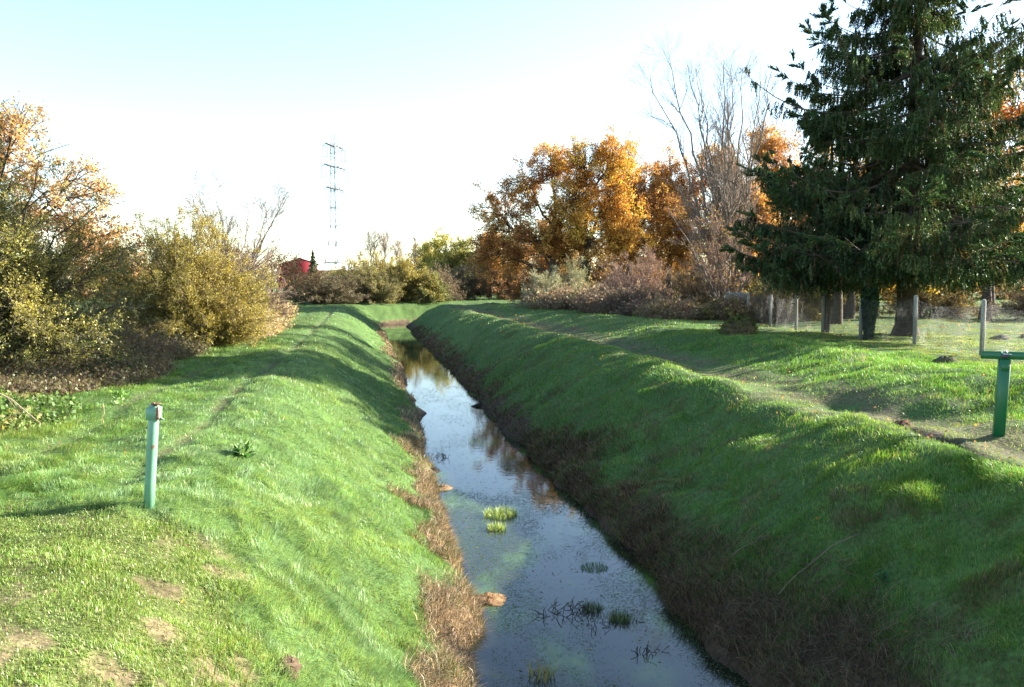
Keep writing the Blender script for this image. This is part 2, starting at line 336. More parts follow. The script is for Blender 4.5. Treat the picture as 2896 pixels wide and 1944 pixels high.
def grass_pass(n, y0, y1, pw):
    x, y = sample(n, y0, y1, pw)
    # tufted distribution
    cl = fbm(x, y, .28+.0*y, 101, 2)
    keep = rng.random(n) < .35+.9*ss(cl, .35, .6)+.5*mown(x, y)
    x, y = x[keep], y[keep]
    z, d, e = height(x, y, True); n = len(x)
    mw = mown(x, y) > rng.random(n); pa = pathm(x, y, d)
    bare = np.where(d < 0, 1-ss(e+(fbm(x, y, .8, 81)-.5)*1.3, .12, .5), 1-ss(e+(fbm(x, y, .9, 83)-.5)*1.3, .25*(1+1.1*(1-ss(y, 7.5, 10.5))), .66*(1+.6*(1-ss(y, 7.5, 10.5)))))
    patch = ss(fbm(x, y, .30, 111, 4), .55, .68)*mw*.85*np.clip(.30+ss(x, -4.2, -2.2), 0, 1)
    tr = (np.exp(-((d+4.95)/.15)**2)+.8*np.exp(-((d+6.5)/.17)**2))*ss(y, 7.2, 8)*(d < 0)
    lit = ss(-(d+8.6+(fbm(x, y, 2, 7)-.5)*2), 0, 1.0)*(d < 0)*(y < 66)           # under the left-hand hedge
    p_ = (1-bare*.97)*(1-.78*pa)*(1-.9*patch)*(1-.55*tr)*(1-.85*np.exp(-((d-5.25-.25*np.sin(y*.5))/.26)**4)*ss(y, 7, 9.5)*(1-ss(y, 12.6, 13.6)))*(1-.6*lit)*(e > .12)
    k = rng.random(n) < p_; x, y, z, d, e, mw, pa, tr = [v[k] for v in (x, y, z, d, e, mw, pa, tr)]; n = len(x)
    tu = fbm(x, y, .5, 121, 2)
    h = (.048+.13*tu**1.5)*rand(.6, 1.25, n)
    garden = (d > 11.2)
    h = np.where(mw, rand(.018, .05, n)*(.5+2.4*tu**2), h); h = np.where(garden, h*.4, h); h = h*(1-.6*np.maximum(pa, .8*tr))
    far = np.clip(y/8, 1, None); wd = .0036*rand(.7, 1.3, n)*far**.93*np.where(mw, 1.25, 1)
    h = h*np.clip(1+.0*far, 1, 2)
    lush = np.array([.175, .300, .090]); deep = np.array([.062, .155, .026]); yel = np.array([.27, .30, .075]); mown_c = np.array([.18, .27, .045]); dry = np.array([.40, .32, .17])
    t = rng.random((n, 1)); big = fbm(x, y, 2.2, 131)[:, None]
    c = lush*(1-t*.6)+deep*t*.6
    yy = ss(big, .45, .75)*.7*(t < .6); c = c*(1-yy)+yel*yy
    rt = ((d > 0)[:, None])*.45; c = c*(1-rt)+np.array([.080, .205, .022])*rt; sl = (ss(-d, 1.5, 2.5)*ss(d, -6.5, -4.5))[:, None]*.62*t; c = c*(1-sl)+np.array([.34, .47, .31])*sl  # left blades paled with painted sun sheen, right blades deepened with painted shade
    gd_ = (garden[:, None])*.7; c = c*(1-gd_)+np.array([.26, .30, .05])*gd_
    m_ = mw[:, None]*.85; c = c*(1-m_)+mown_c*(.35+1.1*t)*m_
    dr = (rng.random(n) < .07+.10*pa+.05*mw)[:, None]; c = np.where(dr, dry*(.5+.7*t), c)
    # dead, brown blades in patches on the shaded slope, and clumps of different age everywhere
    dp = ss(fbm(x, y, .55, 161), .53, .66)*(d > 0)*(d < 5)*(1-ss(e, 2.0, 3.2)*.6); dm = (rng.random(n) < dp*.75)[:, None]; c = np.where(dm, np.array([.17, .125, .075])*(.5+.9*t), c)
    c = c*(.72+.56*fbm(x, y, .22, 163, 2))[:, None]*rand(.75, 1.25, (n, 1))
    sf = .9+.9*(d < 0)*(1-mw); q1 = (vnoise(x, y, .17, 171)-.5)*1.5*sf; q2 = (vnoise(x, y, .17, 173)-.5)*1.5*sf; sq = 1-.6*mw; q1 *= sq; q2 *= sq
    # wind and slope lean
    L_ = np.where(d < 0, .45, -.15)*(1-mw)
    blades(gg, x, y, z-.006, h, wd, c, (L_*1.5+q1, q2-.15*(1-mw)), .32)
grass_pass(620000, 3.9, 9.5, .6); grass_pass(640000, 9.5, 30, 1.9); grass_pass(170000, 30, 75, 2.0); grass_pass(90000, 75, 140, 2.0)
tag(gg.build('grass', M['grass']), 'green grass covering both banks of the stream', None, kind='stuff')
# dead straw hanging down to the water on both sides
def straw(n, y0, y1, pw):
    x, y = sample(n, y0, y1, pw); d, hw = dw(x, y); n = len(x)
    y = y; side = rng.random(n) < .5
    ee = np.where(side, rand(-.08, 1, n)**1.0*1.0, rand(-.08, 1.9, n))
    # re-place onto the edges
    c = np.interp(y, YC, XC); hw = np.interp(y, PL[:len(YC), 1], HWL[:len(YC)])
    x = np.where(side, c-hw*1.02-ee, c+hw*1.02+ee)
    z, d, e = height(x, y, True)
    wn = 1+.6*(1-ss(y, 7.5, 10.5)); lim = np.where(d < 0, (.16+.22*(1-ss(y, 9, 15)))+(.5-fbm(x, y, .8, 81))*1.9+rand(0, .25, n), .40*wn+(.5-fbm(x, y, .9, 83))*1.8+rand(0, .5, n))
    k = (e > -.05) & (e < lim) & (rng.random(n) < 1.15-e/2); x, y, z, d, e = [v[k] for v in (x, y, z, d, e)]; n = len(x)
    far = np.clip(y/8, 1, None); cl = fbm(x, y, .3, 141, 2)
    h = rand(.05, .24, n)*(.45+cl); wd = .0048*rand(.5, 1.7, n)*far**.9
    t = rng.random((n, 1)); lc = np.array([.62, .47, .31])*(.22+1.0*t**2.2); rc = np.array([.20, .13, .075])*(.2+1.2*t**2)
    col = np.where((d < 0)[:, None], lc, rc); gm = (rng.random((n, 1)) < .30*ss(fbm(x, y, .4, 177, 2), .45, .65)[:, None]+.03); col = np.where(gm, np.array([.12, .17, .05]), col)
    sgn = np.where(d < 0, 1.0, -1.0)
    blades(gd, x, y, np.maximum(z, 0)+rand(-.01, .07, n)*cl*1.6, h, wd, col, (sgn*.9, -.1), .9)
straw(150000, 6.5, 20, 1.2); straw(60000, 20, 66, 1.6)
n = 2600; y = rand(6.6, 13, n); c = np.interp(y, YC, XC); hw = np.interp(y, YC, HWL[:len(YC)]); x = c+hw+rand(0, 1.0, n)*(1.25-.6*ss(y, 8, 12)); z = height(x, y); a = rand(0, 6.28, n); ln = rand(.08, .30, n)
s_ = np.c_[x, y, z+rand(.01, .06, n)]; e_ = s_+np.c_[np.cos(a)*ln, np.sin(a)*ln, 0*a]; e_[:, 2] = height(e_[:, 0], e_[:, 1])+rand(.01, .09, n); m_ = (s_+e_)/2; m_[:, 2] += rand(.01, .07, n)
tt = np.linspace(0, 1, 5)[None, :, None]; PP = (1-tt)**2*s_[:, None]+2*tt*(1-tt)*m_[:, None]+tt*tt*e_[:, None]
gd.tubes(PP, np.broadcast_to(np.array([.0028, .0026, .0024, .002, .001]), (n, 5)), 3, np.array([.24, .165, .10])*rand(.2, 1.2, (n, 1)))
tag(gd.build('dry_grass', M['straw']), 'dead straw-coloured grass hanging along both water edges', None, kind='stuff')

# ------------------------------------------------------------------ duckweed and fallen leaves
gw = Geo(); n = 190000; x, y = sample(n, 7, 70, 1.6); c = np.interp(y, YC, XC); hw = np.interp(y, YC, HWL[:len(YC)]); x = c+rand(-1, 1, n)*hw
k = (rng.random(n) < ss(fbm(x, y*.55, .8, 151), .40, .60)*.9*(1-.85*ss(y, 14, 20))+.03); k &= (x-c+hw > .15); x, y = x[k], y[k]; n = len(x)
far = np.clip(y/8, 1, None); a = rand(0, 6.28, n); s_ = rand(.003, .009, n)*far**.8; t = rng.random((n, 1))
P = np.c_[x, y, np.full(n, WZ+.003)]; A = np.c_[np.cos(a), np.sin(a), np.zeros(n)]*s_[:, None]; B = np.c_[-np.sin(a), np.cos(a), np.zeros(n)]*s_[:, None]*.7
V = np.stack([P-A, P-B, P+A, P+B], 1).reshape(-1, 3); dc = np.array([.10, .17, .05])*(.5+t)+np.array([.05, .06, .05])*(rng.random((n, 1)) < .3)
gw.add(V, np.arange(n)[:, None]*4+np.array([[0, 1, 2, 3]]), np.repeat(dc, 4, axis=0))
tag(gw.build('duckweed', M['leaf']), 'specks of floating duckweed drifting on the stream', None, kind='stuff')
gl = Geo(); n = 9000; x, y = sample(n, 4.2, 70, 1.3); z, d, e = height(x, y, True)
w_ = np.where(d > 4.6, .30+.7*pathm(x, y, d), np.where(d > 0, .24, .05))*np.where(d > 11, 1.6, 1)*np.where((d > 5) & (y > 18), 1.5, 1)
k = (rng.random(n) < w_) & (e > .1); x, y, z = x[k], y[k], z[k]; n = len(x); t = rng.random((n, 1))
nf = 420; yf = rand(7.6, 30, nf); cf = np.interp(yf, YC, XC); hf = np.interp(yf, YC, HWL[:len(YC)]); af = rand(0, 6.28, nf); xf = cf+rand(-.93, .93, nf)*hf; sf = rand(.012, .03, nf)
A = np.c_[np.cos(af), np.sin(af), 0*af]*sf[:, None]; B = np.c_[-np.sin(af), np.cos(af), 0*af]*sf[:, None]*.45; P = np.c_[xf, yf, np.full(nf, WZ+.006)]
gl.add(np.stack([P-A, P-B, P+A, P+B], 1).reshape(-1, 3), np.arange(nf)[:, None]*4+np.array([[0, 1, 2, 3]]), np.repeat(np.array([.36, .28, .16])*rand(.3, 1.3, (nf, 1)), 4, axis=0))
gl.leaves(np.c_[x, y, z+rand(.02, .05, n)], rand(.03, .06, n)*np.clip(y/16, 1, 2.6), np.where(t < .35, np.array([.34, .18, .05]), np.array([.20, .10, .05]))*(.6+rng.random((n, 1))*.8), .7)
tag(gl.build('fallen_leaves', M['leaf']), 'brown and orange fallen leaves scattered over the grass and path', None, kind='stuff')
# ------------------------------------------------------------------ plants
def bez(p0, p1, p2, N, jit=0.0):
    t = np.linspace(0, 1, N)[None, :, None]; p0, p1, p2 = p0[:, None], p1[:, None], p2[:, None]
    P = (1-t)**2*p0+2*t*(1-t)*p1+t*t*p2
    if jit:
        L_ = np.linalg.norm(p2-p0, axis=-1, keepdims=True); J = rng.normal(size=P.shape)*jit*L_
        J[:, 0] = 0; J[:, -1] *= .5; P = P+J
    return P
def taper(r0, r1, N): t = np.linspace(0, 1, N)[None]; return np.asarray(r0)[:, None]*(1-t)+np.asarray(r1)[:, None]*t
def interp(P, t):
    """points and tangents at parameters t (B,n) of polylines (B,N,3)"""
    N = P.shape[1]; f = np.clip(t*(N-1), 0, N-1.001); i = f.astype(int); f = (f-i)[..., None]; b = np.arange(len(P))[:, None]
    return P[b, i]*(1-f)+P[b, i+1]*f, unit(P[b, i+1]-P[b, i])
def spawn(P, R, n, t0, t1, a0, a1, l0, l1, N=4, up=.15, rr=.55, jit=.05, shrink=.5):
    B = len(P); t = np.sort(rand(t0, t1, (B, n)), 1); q, T = interp(P, t)
    r = (R[:, :1]*(1-t)+R[:, -1:]*t)*rr; ln = rand(l0, l1, (B, n))*(1-shrink*(t-t0)/(t1-t0+1e-9))
    S = unit(np.cross(T, rng.normal(size=T.shape))); a = rand(a0, a1, (B, n))[..., None]
    D = unit(np.cos(a)*T+np.sin(a)*S); D2 = unit(D+np.array([0, 0, up])); q = q.reshape(-1, 3); D = D.reshape(-1, 3); D2 = D2.reshape(-1, 3); ln = ln.reshape(-1, 1)
    P2 = bez(q, q+D*ln*.5, q+D*ln*.5+D2*ln*.5, N, jit); r = r.reshape(-1)
    return P2, taper(r, r*.35, N)
def along(P, n, t0=.2, t1=1.0, spread=.03):
    q, T = interp(P, rand(t0, t1, (len(P), n))); return (q+rng.normal(size=q.shape)*spread).reshape(-1, 3)
def pick(cols, n, wts=None, var=.25):
    cols = np.array(cols, float); i = rng.choice(len(cols), n, p=wts); return cols[i]*rand(1-var, 1+var, (n, 1))
def patchy(C, cols, s=.8, var=.25, jit=.45):
    """leaf colours that change in clumps through the crown"""
    cols = np.array(cols, float); v = (fbm(C[:, 0]+C[:, 2]*.7, C[:, 1]-C[:, 2]*.9, s, 5, 2)-.5)*1.9+.5+rng.normal(0, jit*.5, len(C))
    f = np.clip(v, 0, .999)*(len(cols)-1); i = f.astype(int); f = (f-i)[:, None]
    return (cols[i]*(1-f)+cols[np.minimum(i+1, len(cols)-1)]*f)*rand(1-var, 1+var, (len(C), 1))

def shrub(name, label, cat, loc, rx, ry, h, cols, nst=40, ntw=14, nlf=6, lsz=.05, stem_c=(.12,.10,.07), twig_c=(.16,.13,.09), base_r=.5, sub=4, low=.0, asp=.5,
          group=None, r0=.03, tw_r=.006, arch=.25, tl=.22, leafmat='leaf', lean=(0, 0), crown='crown', hole=0, stmin=.7):
    """many stems fanning out of the base to points of a domed crown, each carrying twigs and leaves"""
    t = thing(name, label, cat, (loc[0], loc[1], float(height(loc[0], loc[1]))-.05 if len(loc) < 3 else loc[2]), 0, group)
    u = rng.random(nst); az = rand(0, 2*np.pi, nst); el = np.arcsin(np.clip(low+(1-low)*u, 0, 1)); rad = rand(stmin, 1.0, nst)
    lump = .90+.18*np.vectorize(lambda a_, e_: float(vnoise(a_*1.4, e_*2.5, 1, 3+nst)))(az, el)
    end = np.c_[np.cos(az)*np.cos(el)*rx, np.sin(az)*np.cos(el)*ry, np.sin(el)*h]*(rad*lump)[:, None]; end[:, 2] = np.maximum(end[:, 2], .12*h*rand(.3, 1, nst))
    end[:, 0] += lean[0]*end[:, 2]; end[:, 1] += lean[1]*end[:, 2]
    st = np.c_[rng.normal(0, base_r, nst)*.5, rng.normal(0, base_r, nst)*.5, np.zeros(nst)]
    st[:, :2] += end[:, :2]*.12
    mid = st*.5+end*.5; mid[:, 2] += arch*h*rand(.3, 1.1, nst); mid[:, :2] = mid[:, :2]*.85
    P = bez(st, mid, end, 9, .012); R = taper(rand(.5, 1, nst)*r0, np.full(nst, r0*.22), 9)
    g = Geo(); g.tubes(P, R, 5, pick([stem_c], nst)); 
    P2, R2 = spawn(P, R, ntw, .22, 1.0, .25, .95, tl*h*.6, tl*h*1.3, 5, .3, .6, .03, .62)
    k = rng.random(len(P2)) < .92; P2, R2 = P2[k], np.maximum(R2[k], tw_r)
    g.build('stems', M['bark'], t, True)
    tw = Geo(); tw.tubes(P2, R2, 3, pick([stem_c, twig_c], len(P2)))
    if sub:
        P3, R3 = spawn(P2, R2, sub, .2, 1.0, .3, 1.0, tl*h*.3, tl*h*.7, 4, .2, .6, .04); R3 = np.maximum(R3, tw_r*.7); tw.tubes(P3, R3, 3, pick([twig_c], len(P3)))
    else: P3 = P2
    tw.build('twigs', M['twig'], t)
    if nlf:
        C = along(P3, nlf, .1, 1.05, lsz*.6); cv = Geo(); cv.leaves(C, rand(.6, 1.3, len(C))*lsz, patchy(C, cols, .3*h, .2, .7), asp); cv.build(crown, M[leafmat], t)
    return t

def lobed_tree(name, label, cat, loc, lobes, trunk_top, r0, cols, nb=26, ntw=9, nsub=5, nlf=4, lsz=.16, bark_c=(.085,.065,.05), twig_c=(.10,.075,.055), split=.35, group=None,
               tw_r=.012, tl=1.2, fill=1.0, jit=.03, ivy=None, asp=.7, z0=None, lean=(0,0)):
    """trunk, limbs to every lobe, branches into the lobe's volume, twigs, leaves"""
    t = thing(name, label, cat, (loc[0], loc[1], float(height(loc[0], loc[1]))-.08 if z0 is None else z0), 0, group)
    g = Geo(); N = 9; top = np.array([[trunk_top[0], trunk_top[1], trunk_top[2]]], float)
    Tk = bez(np.zeros((1, 3)), np.array([[0, 0, top[0, 2]*.5]]), top, N, .008); Rt = taper(np.array([r0]), np.array([r0*.35]), N); Rt[:, 0] *= 1.45; Rt[:, 1] *= 1.08
    g.tubes(Tk, Rt, 10, bark_c)
    br = Geo(); Pall = []; Rall = []
    for (cx, cy, cz, rx, ry, rz) in lobes:
        tt = np.array([[np.clip((cz-rz*1.0)/top[0, 2]*rand(.75, 1.0), split, .95)]]); q, _ = interp(Tk, tt); q = q[0]
        c = np.array([[cx, cy, cz+rz*.35]]); m = q*.45+c*.55; m[:, 2] = q[:, 2]*.35+c[:, 2]*.65-.2*abs(rz); m[:, :2] = q[:, :2]*.3+c[:, :2]*.7
        Lb = bez(q, m, c, 8, .02); rl = r0*.38*min(1, .45+rz/3.5); Rl = taper(np.array([rl]), np.array([rl*.25]), 8); g.tubes(Lb, Rl, 7, bark_c)
        n = max(6, int(nb*fill)); v = unit(rng.normal(size=(n, 3)))*(rand(.35, 1, n)**.5)[:, None]
        lump = .82+.36*rng.random((n, 1)); E_ = np.array([cx, cy, cz])+v*np.array([rx, ry, rz])*lump
        s_, _ = interp(np.repeat(Lb, n, 0), rand(.3, .98, (n, 1))); s_ = s_[:, 0]
        md = s_*.5+E_*.5+np.c_[np.zeros((n, 2)), rand(.0, .14, n)*np.linalg.norm(E_-s_, axis=1)]
        Pb = bez(s_, md, E_, 7, .02); Rb = taper(np.full(n, rl*.34), np.full(n, tw_r), 7); br.tubes(Pb, Rb, 5, pick([bark_c], n)); Pall.append(Pb); Rall.append(Rb)
    Pb = np.concatenate(Pall); Rb = np.concatenate(Rall)
    P2, R2 = spawn(Pb, Rb, ntw, .25, 1.0, .35, 1.1, tl*.55, tl*1.1, 5, .25, .5, jit); R2 = np.maximum(R2, tw_r*.7); br.tubes(P2, R2, 3, pick([twig_c], len(P2)))
    if nsub: P3, R3 = spawn(P2, R2, nsub, .25, 1.0, .35, 1.1, tl*.25, tl*.6, 4, .2, .6, jit); R3 = np.maximum(R3, tw_r*.45); br.tubes(P3, R3, 3, pick([twig_c], len(P3)))
    else: P3 = P2
    g.build('trunk', M['bark'], t, True); br.build('branches', M['twig'], t)
    if nlf:
        C = along(P3, nlf, .2, 1.1, lsz*.7); cv = Geo(); cv.leaves(C, rand(.6, 1.25, len(C))*lsz, patchy(C, cols, 1.6), asp); cv.build('crown', M['leaf'], t)
    if ivy:
        iz = rand(0, ivy, 1400); a = rand(0, 6.28, 1400); q, _ = interp(np.repeat(Tk, 1400, 0), (iz/top[0, 2])[:, None]); rr_ = r0*rand(1.0, 1.55, 1400)
        gi = Geo(); gi.leaves(q[:, 0]+np.c_[np.cos(a)*rr_, np.sin(a)*rr_, np.zeros(1400)], rand(.08, .16, 1400), pick([(.02, .05, .015), (.03, .07, .02)], 1400), .9); gi.build('ivy', M['leaf'], t)
    return t

def bare_tree(name, label, cat, loc, h, stems, r0, spread, group=None, bark_c=(.17,.14,.11), twig_c=(.20,.155,.12), nb=12, n2=8, n3=6, tw_r=.007, z0=None, low=.25, sp_a=(.3, .75), up=.55, few=0, fewc=None, blen=.34, lx=0):
    """several upright stems that divide again and again, without leaves"""
    t = thing(name, label, cat, (loc[0], loc[1], float(height(loc[0], loc[1]))-.08 if z0 is None else z0), 0, group)
    az = np.arange(stems)*2*np.pi/stems+rand(-.5, .5, stems); sp = spread*rand(.35, 1, stems); hh = h*rand(.86, 1.0, stems)
    st = np.c_[np.cos(az), np.sin(az), np.zeros(stems)]*r0*1.3*(stems > 1); en = np.c_[np.cos(az)*sp, np.sin(az)*sp, hh]
    md = np.c_[np.cos(az)*sp*.32, np.sin(az)*sp*.32, hh*.5]
    en[:, 0] += lx; P = bez(st, md, en, 14, .008); R = taper(rand(.75, 1, stems)*r0, np.full(stems, r0*.1), 14); R[:, 0] *= 1.4
    g = Geo(); g.tubes(P, R, 8, pick([bark_c], stems, var=.1)); g.build('trunk', M['bark'], t, True)
    b = Geo(); P1, R1 = spawn(P, R, nb, low, .97, sp_a[0], sp_a[1], h*blen*.7, h*blen*1.15, 8, up, .5, .02, .72); b.tubes(P1, R1, 5, pick([bark_c], len(P1)))
    P2, R2 = spawn(P1, R1, n2, .2, 1, .25, .7, h*blen*.28, h*blen*.55, 6, up*.6, .55, .03, .4); R2 = np.maximum(R2, tw_r); b.tubes(P2, R2, 3, pick([twig_c], len(P2)))
    if n3: P3, R3 = spawn(P2, R2, n3, .15, 1, .25, .75, h*blen*.12, h*blen*.28, 4, up*.4, .6, .04, .4); R3 = np.maximum(R3, tw_r*.7); b.tubes(P3, R3, 3, pick([twig_c], len(P3)))
    else: P3 = P2
    b.build('branches', M['twig'], t)
    if few:
        C = along(P3, few, .3, 1.1, .06); k = rng.random(len(C)) < .5; C = C[k]; lv = Geo(); lv.leaves(C, rand(.06, .12, len(C)), pick(fewc, len(C)), .6); lv.build('leaves', M['leaf'], t)
    return t

# --- spruce
def spruce(name, label, loc, h, prof, r0, nwh, extra=(), z_low=1.3, dens=1.0, lean=(0, 0)):
    t = thing(name, label, 'tree', (loc[0], loc[1], float(height(loc[0], loc[1]))-.1))
    g = Geo(); Tk = np.array([[(lean[0]*f, lean[1]*f, f*h) for f in np.linspace(0, 1, 16)]]); Rt = taper(np.array([r0]), np.array([.02]), 16); Rt[0, 0] *= 1.9
    Tk = np.concatenate([Tk[:, :1], Tk[:, :1]*.965+Tk[:, 1:2]*.035, Tk[:, :1]*.6+Tk[:, 1:2]*.4, Tk[:, 1:]], 1); Rt = np.concatenate([Rt[:, :1]*1.1, Rt[:, :1]*.78, Rt[:, 1:2]*1.08, Rt[:, 1:]], 1)
    g.tubes(Tk, Rt, 12, (.055, .042, .03)); g.build('trunk', M['bark'], t, True)
    zs = z_low+.5+(h*.985-z_low-.5)*rng.random(nwh)**1.3; zs = np.sort(np.round(zs/.62)*.62+rng.normal(0, .09, nwh)); az = rand(0, 2*np.pi, nwh)
    Rr = np.interp(zs, prof[0], prof[1])*rand(.80, 1.16, nwh)
    if len(extra): zs = np.r_[zs, [e_[0] for e_ in extra]]; az = np.r_[az, [e_[1] for e_ in extra]]; Rr = np.r_[Rr, [e_[2] for e_ in extra]]
    nB = len(zs); f = zs/h; s0 = np.c_[lean[0]*f, lean[1]*f, zs-Rr*.03]; dr = np.c_[np.cos(az), np.sin(az), np.zeros(nB)]
    # boughs leave the trunk level, sag, and lift again at the tip
    sag = rand(.10, .26, nB)*np.clip((zs-1.2)/3.5, .35, 1); lift = rand(.03, .2, nB)*np.where(f > .45, 2.2, 1.0)
    tt = np.linspace(0, 1, 10)[None, :]; zz = -sag[:, None]*np.sin(tt*np.pi*.80)*.9+(lift[:, None])*tt**3
    side = np.c_[-dr[:, 1], dr[:, 0], dr[:, 2]]; bow = rng.normal(0, .07, nB)
    P = s0[:, None]+dr[:, None]*(Rr[:, None]*tt)[..., None]+np.array([0, 0, 1.])*(zz*Rr[:, None])[..., None]+side[:, None]*((bow*Rr)[:, None]*tt**2)[..., None]
    R = taper(.012+.009*Rr, np.full(nB, .006), 10)
    b = Geo(); b.tubes(P, R, 5, (.11, .08, .06))
    # laterals spread sideways from each bough
    nl = int(26*dens); tl_ = np.sort(rand(.05, 1.0, (nB, nl)), 1); q, T = interp(P, tl_); sg = np.where(rng.random((nB, nl)) < .5, 1, -1)[..., None]
    D = unit(T*rand(.5, 1.0, (nB, nl))[..., None]+sg*side[:, None]*.9+np.array([0, 0, .05])); LL = (.27*Rr[:, None]*(1.25-tl_)*rand(.6, 1.15, (nB, nl))+.16)[..., None]
    q = q.reshape(-1, 3); D = D.reshape(-1, 3); LL = LL.reshape(-1, 1); nL = len(q)
    e1 = q+D*LL*.55-np.array([0, 0, .06])*LL; e2 = q+D*LL-np.array([0, 0, 1])*LL*rand(.05, .4, (nL, 1)); PL_ = bez(q, e1, e2, 5, .02); b.tubes(PL_, taper(np.full(nL, .007), np.full(nL, .003), 5), 3, (.12, .08, .055))
    b.build('boughs', M['twig'], t)
    # hanging branchlets: curtains of needle-covered twigs
    nh = int(13*dens); th = rand(.05, 1.0, (nL, nh)); q, T = interp(PL_, th); q = q.reshape(-1, 3); T = T.reshape(-1, 3); m = len(q)
    outer = np.repeat(tl_.reshape(-1), nh); zrel = q[:, 2]
    hang = rand(.18, .80, m)*np.clip(.55+.6*(1-outer), .4, 1.1); dn = unit(np.c_[np.zeros((m, 2)), -np.ones(m)]+T*rand(.05, .5, (m, 1))+rng.normal(0, .11, (m, 3)))
    # tips of the bough stand out rather than hang
    tip = outer > .86; dn[tip] = unit(T[tip]+rng.normal(0, .25, (tip.sum(), 3))+np.array([0, 0, .25])); hang[tip] = rand(.12, .3, tip.sum())
    K = 10; tt = (np.arange(K)[None]+.5+rand(-.4, .4, (m, K)))/K; A = q[:, None]+dn[:, None]*(hang[:, None]*tt)[..., None]; A = A.reshape(-1, 3); dN = np.repeat(dn, K, 0)
    col = patchy(A, [(.014, .030, .012), (.034, .062, .022), (.070, .100, .030)], 1.3, .3); young = np.repeat(tip | (rng.random(m) < .10), K)[:, None]; col = np.where(young, np.array([.055, .10, .035])*rand(.7, 1.3, (len(A), 1)), col)
    br_ = np.repeat(rng.random(m) < .11, K)[:, None]; col = np.where(br_, np.array([.12, .075, .035]), col)
    c = Geo(); c.leaves(A, rand(.08, .15, len(A)), col, .30, D=dN*.9+rng.normal(0, .35, (len(A), 3))); c.build('foliage', M['needle'], t)
    return t
zp = float(height(13.9, 28.6))
spruce('spruce_tree', 'huge dark green spruce with drooping boughs behind the wire fence', (13.9, 28.6), 18.5,
       (np.array([1.2, 2.4, 3.6, 5, 6.5, 8, 9.5, 11, 12.5, 14, 16, 18.5]), np.array([3.6, 4.9, 5.7, 5.6, 5.1, 4.7, 4.0, 3.2, 2.6, 2.0, 1.1, .2])), .36, 180,
       extra=[(8.6, math.radians(172), 6.0), (6.4, math.radians(182), 5.9), (4.6, math.radians(176), 6.4), (4.2, math.radians(190), 6.2), (8.0, math.radians(10), 5.2), (6.0, math.radians(-12), 5.6)], dens=1.0, lean=(.1, 0), z_low=2.3)
spruce('spruce_tree', 'slim young spruce with a thin leafy trunk left of the huge spruce', (11.5, 29.6), 8.4,
       (np.array([1.2, 2.2, 3.6, 5.2, 6.8, 8.4]), np.array([2.4, 3.4, 3.3, 2.7, 1.6, .1])), .12, 66, dens=.8, z_low=1.9)

OR = [(.32, .13, .045), (.46, .19, .055), (.54, .26, .065), (.58, .35, .08)]
OR2 = [(.38, .15, .03), (.54, .24, .045), (.60, .33, .055), (.62, .42, .075)]
RU = [(.16, .06, .03), (.26, .11, .035), (.36, .17, .04)]
OLV = [(.075, .095, .035), (.12, .145, .045), (.19, .19, .055), (.36, .30, .06)]
YEL = [(.17, .15, .035), (.32, .25, .04), (.42, .32, .05), (.28, .21, .06)]
# --- left bank hedge
lobed_tree('oak_tree', 'russet-leaved tree rising behind the big olive willow at the far left', 'tree', (-17.6, 27), [(-1.5, 0, 6.2, 2.4, 2.2, 2.0), (1.2, 0, 6.4, 2.1, 2, 1.8), (3.0, 0, 5.0, 1.7, 1.8, 1.8), (-3, 1, 4.6, 2, 2, 2), (.6, -1, 4.2, 2.4, 2, 2), (4.1, 0, 3.2, 1.4, 1.6, 1.6)], (.3, 0, 6), .2,
           [(.44, .22, .11), (.56, .33, .15), (.58, .42, .17)], nb=24, ntw=9, nsub=5, nlf=4, lsz=.10, tl=.85)
shrub('willow_shrub', 'big olive-green willow shrub with low arching trunks at the far left', 'shrub', (-12.5, 18.2), 4.3, 3.6, 6.3, OLV, nst=260, ntw=20, nlf=15, lsz=.052, r0=.06, base_r=.7, sub=4, arch=.12, tl=.17, stem_c=(.06, .05, .035), stmin=.35)
shrub('willow_shrub', 'yellowish willow shrub leaning in from the left edge of the photo', 'shrub', (-10.6, 12.8), 3.0, 2.4, 4.3, OLV[1:], nst=100, ntw=15, nlf=11, lsz=.045, r0=.04, base_r=.6, sub=4, arch=.12, tl=.18, stmin=.4)
shrub('willow_shrub', 'domed golden-yellow willow shrub with fanning stems beside the left bank', 'shrub', (-10.5, 26.3), 3.3, 2.9, 4.6, YEL, nst=250, ntw=18, nlf=13, lsz=.052, r0=.035, base_r=.9, sub=4, arch=.05, tl=.17, low=.1, stem_c=(.17, .14, .07), stmin=.5)
shrub('willow_shrub', 'olive willow shrub between the golden willow and the big olive one', 'shrub', (-15.6, 25), 2.6, 2.8, 5.2, OLV, nst=110, ntw=15, nlf=9, lsz=.06, r0=.035, sub=3, arch=.08, tl=.18, stmin=.5)
shrub('hawthorn_shrub', 'pinkish-grey half-bare shrub at the far end of the golden willow', 'shrub', (-12.9, 38.5), 2.7, 3.4, 5.0, [(.30, .18, .10), (.40, .28, .14), (.45, .25, .06)], nst=70, ntw=14, nlf=1, lsz=.09, sub=4, stem_c=(.20, .15, .11), twig_c=(.30, .21, .16), tw_r=.009, tl=.2)
shrub('hawthorn_shrub', 'yellow-green shrub right behind the golden willow', 'shrub', (-14.2, 33), 2.6, 3, 4.6, YEL, nst=60, ntw=14, nlf=4, lsz=.09, sub=3, tw_r=.009)
bare_tree('bare_tree', 'leafless spreading tree behind the golden willow', 'tree', (-17.8, 52), 8.6, 9, .10, 4.2, nb=11, n2=6, n3=4, tw_r=.009, sp_a=(.3, .8), up=.3, blen=.26, low=.3, bark_c=(.20, .165, .14), twig_c=(.26, .21, .18))
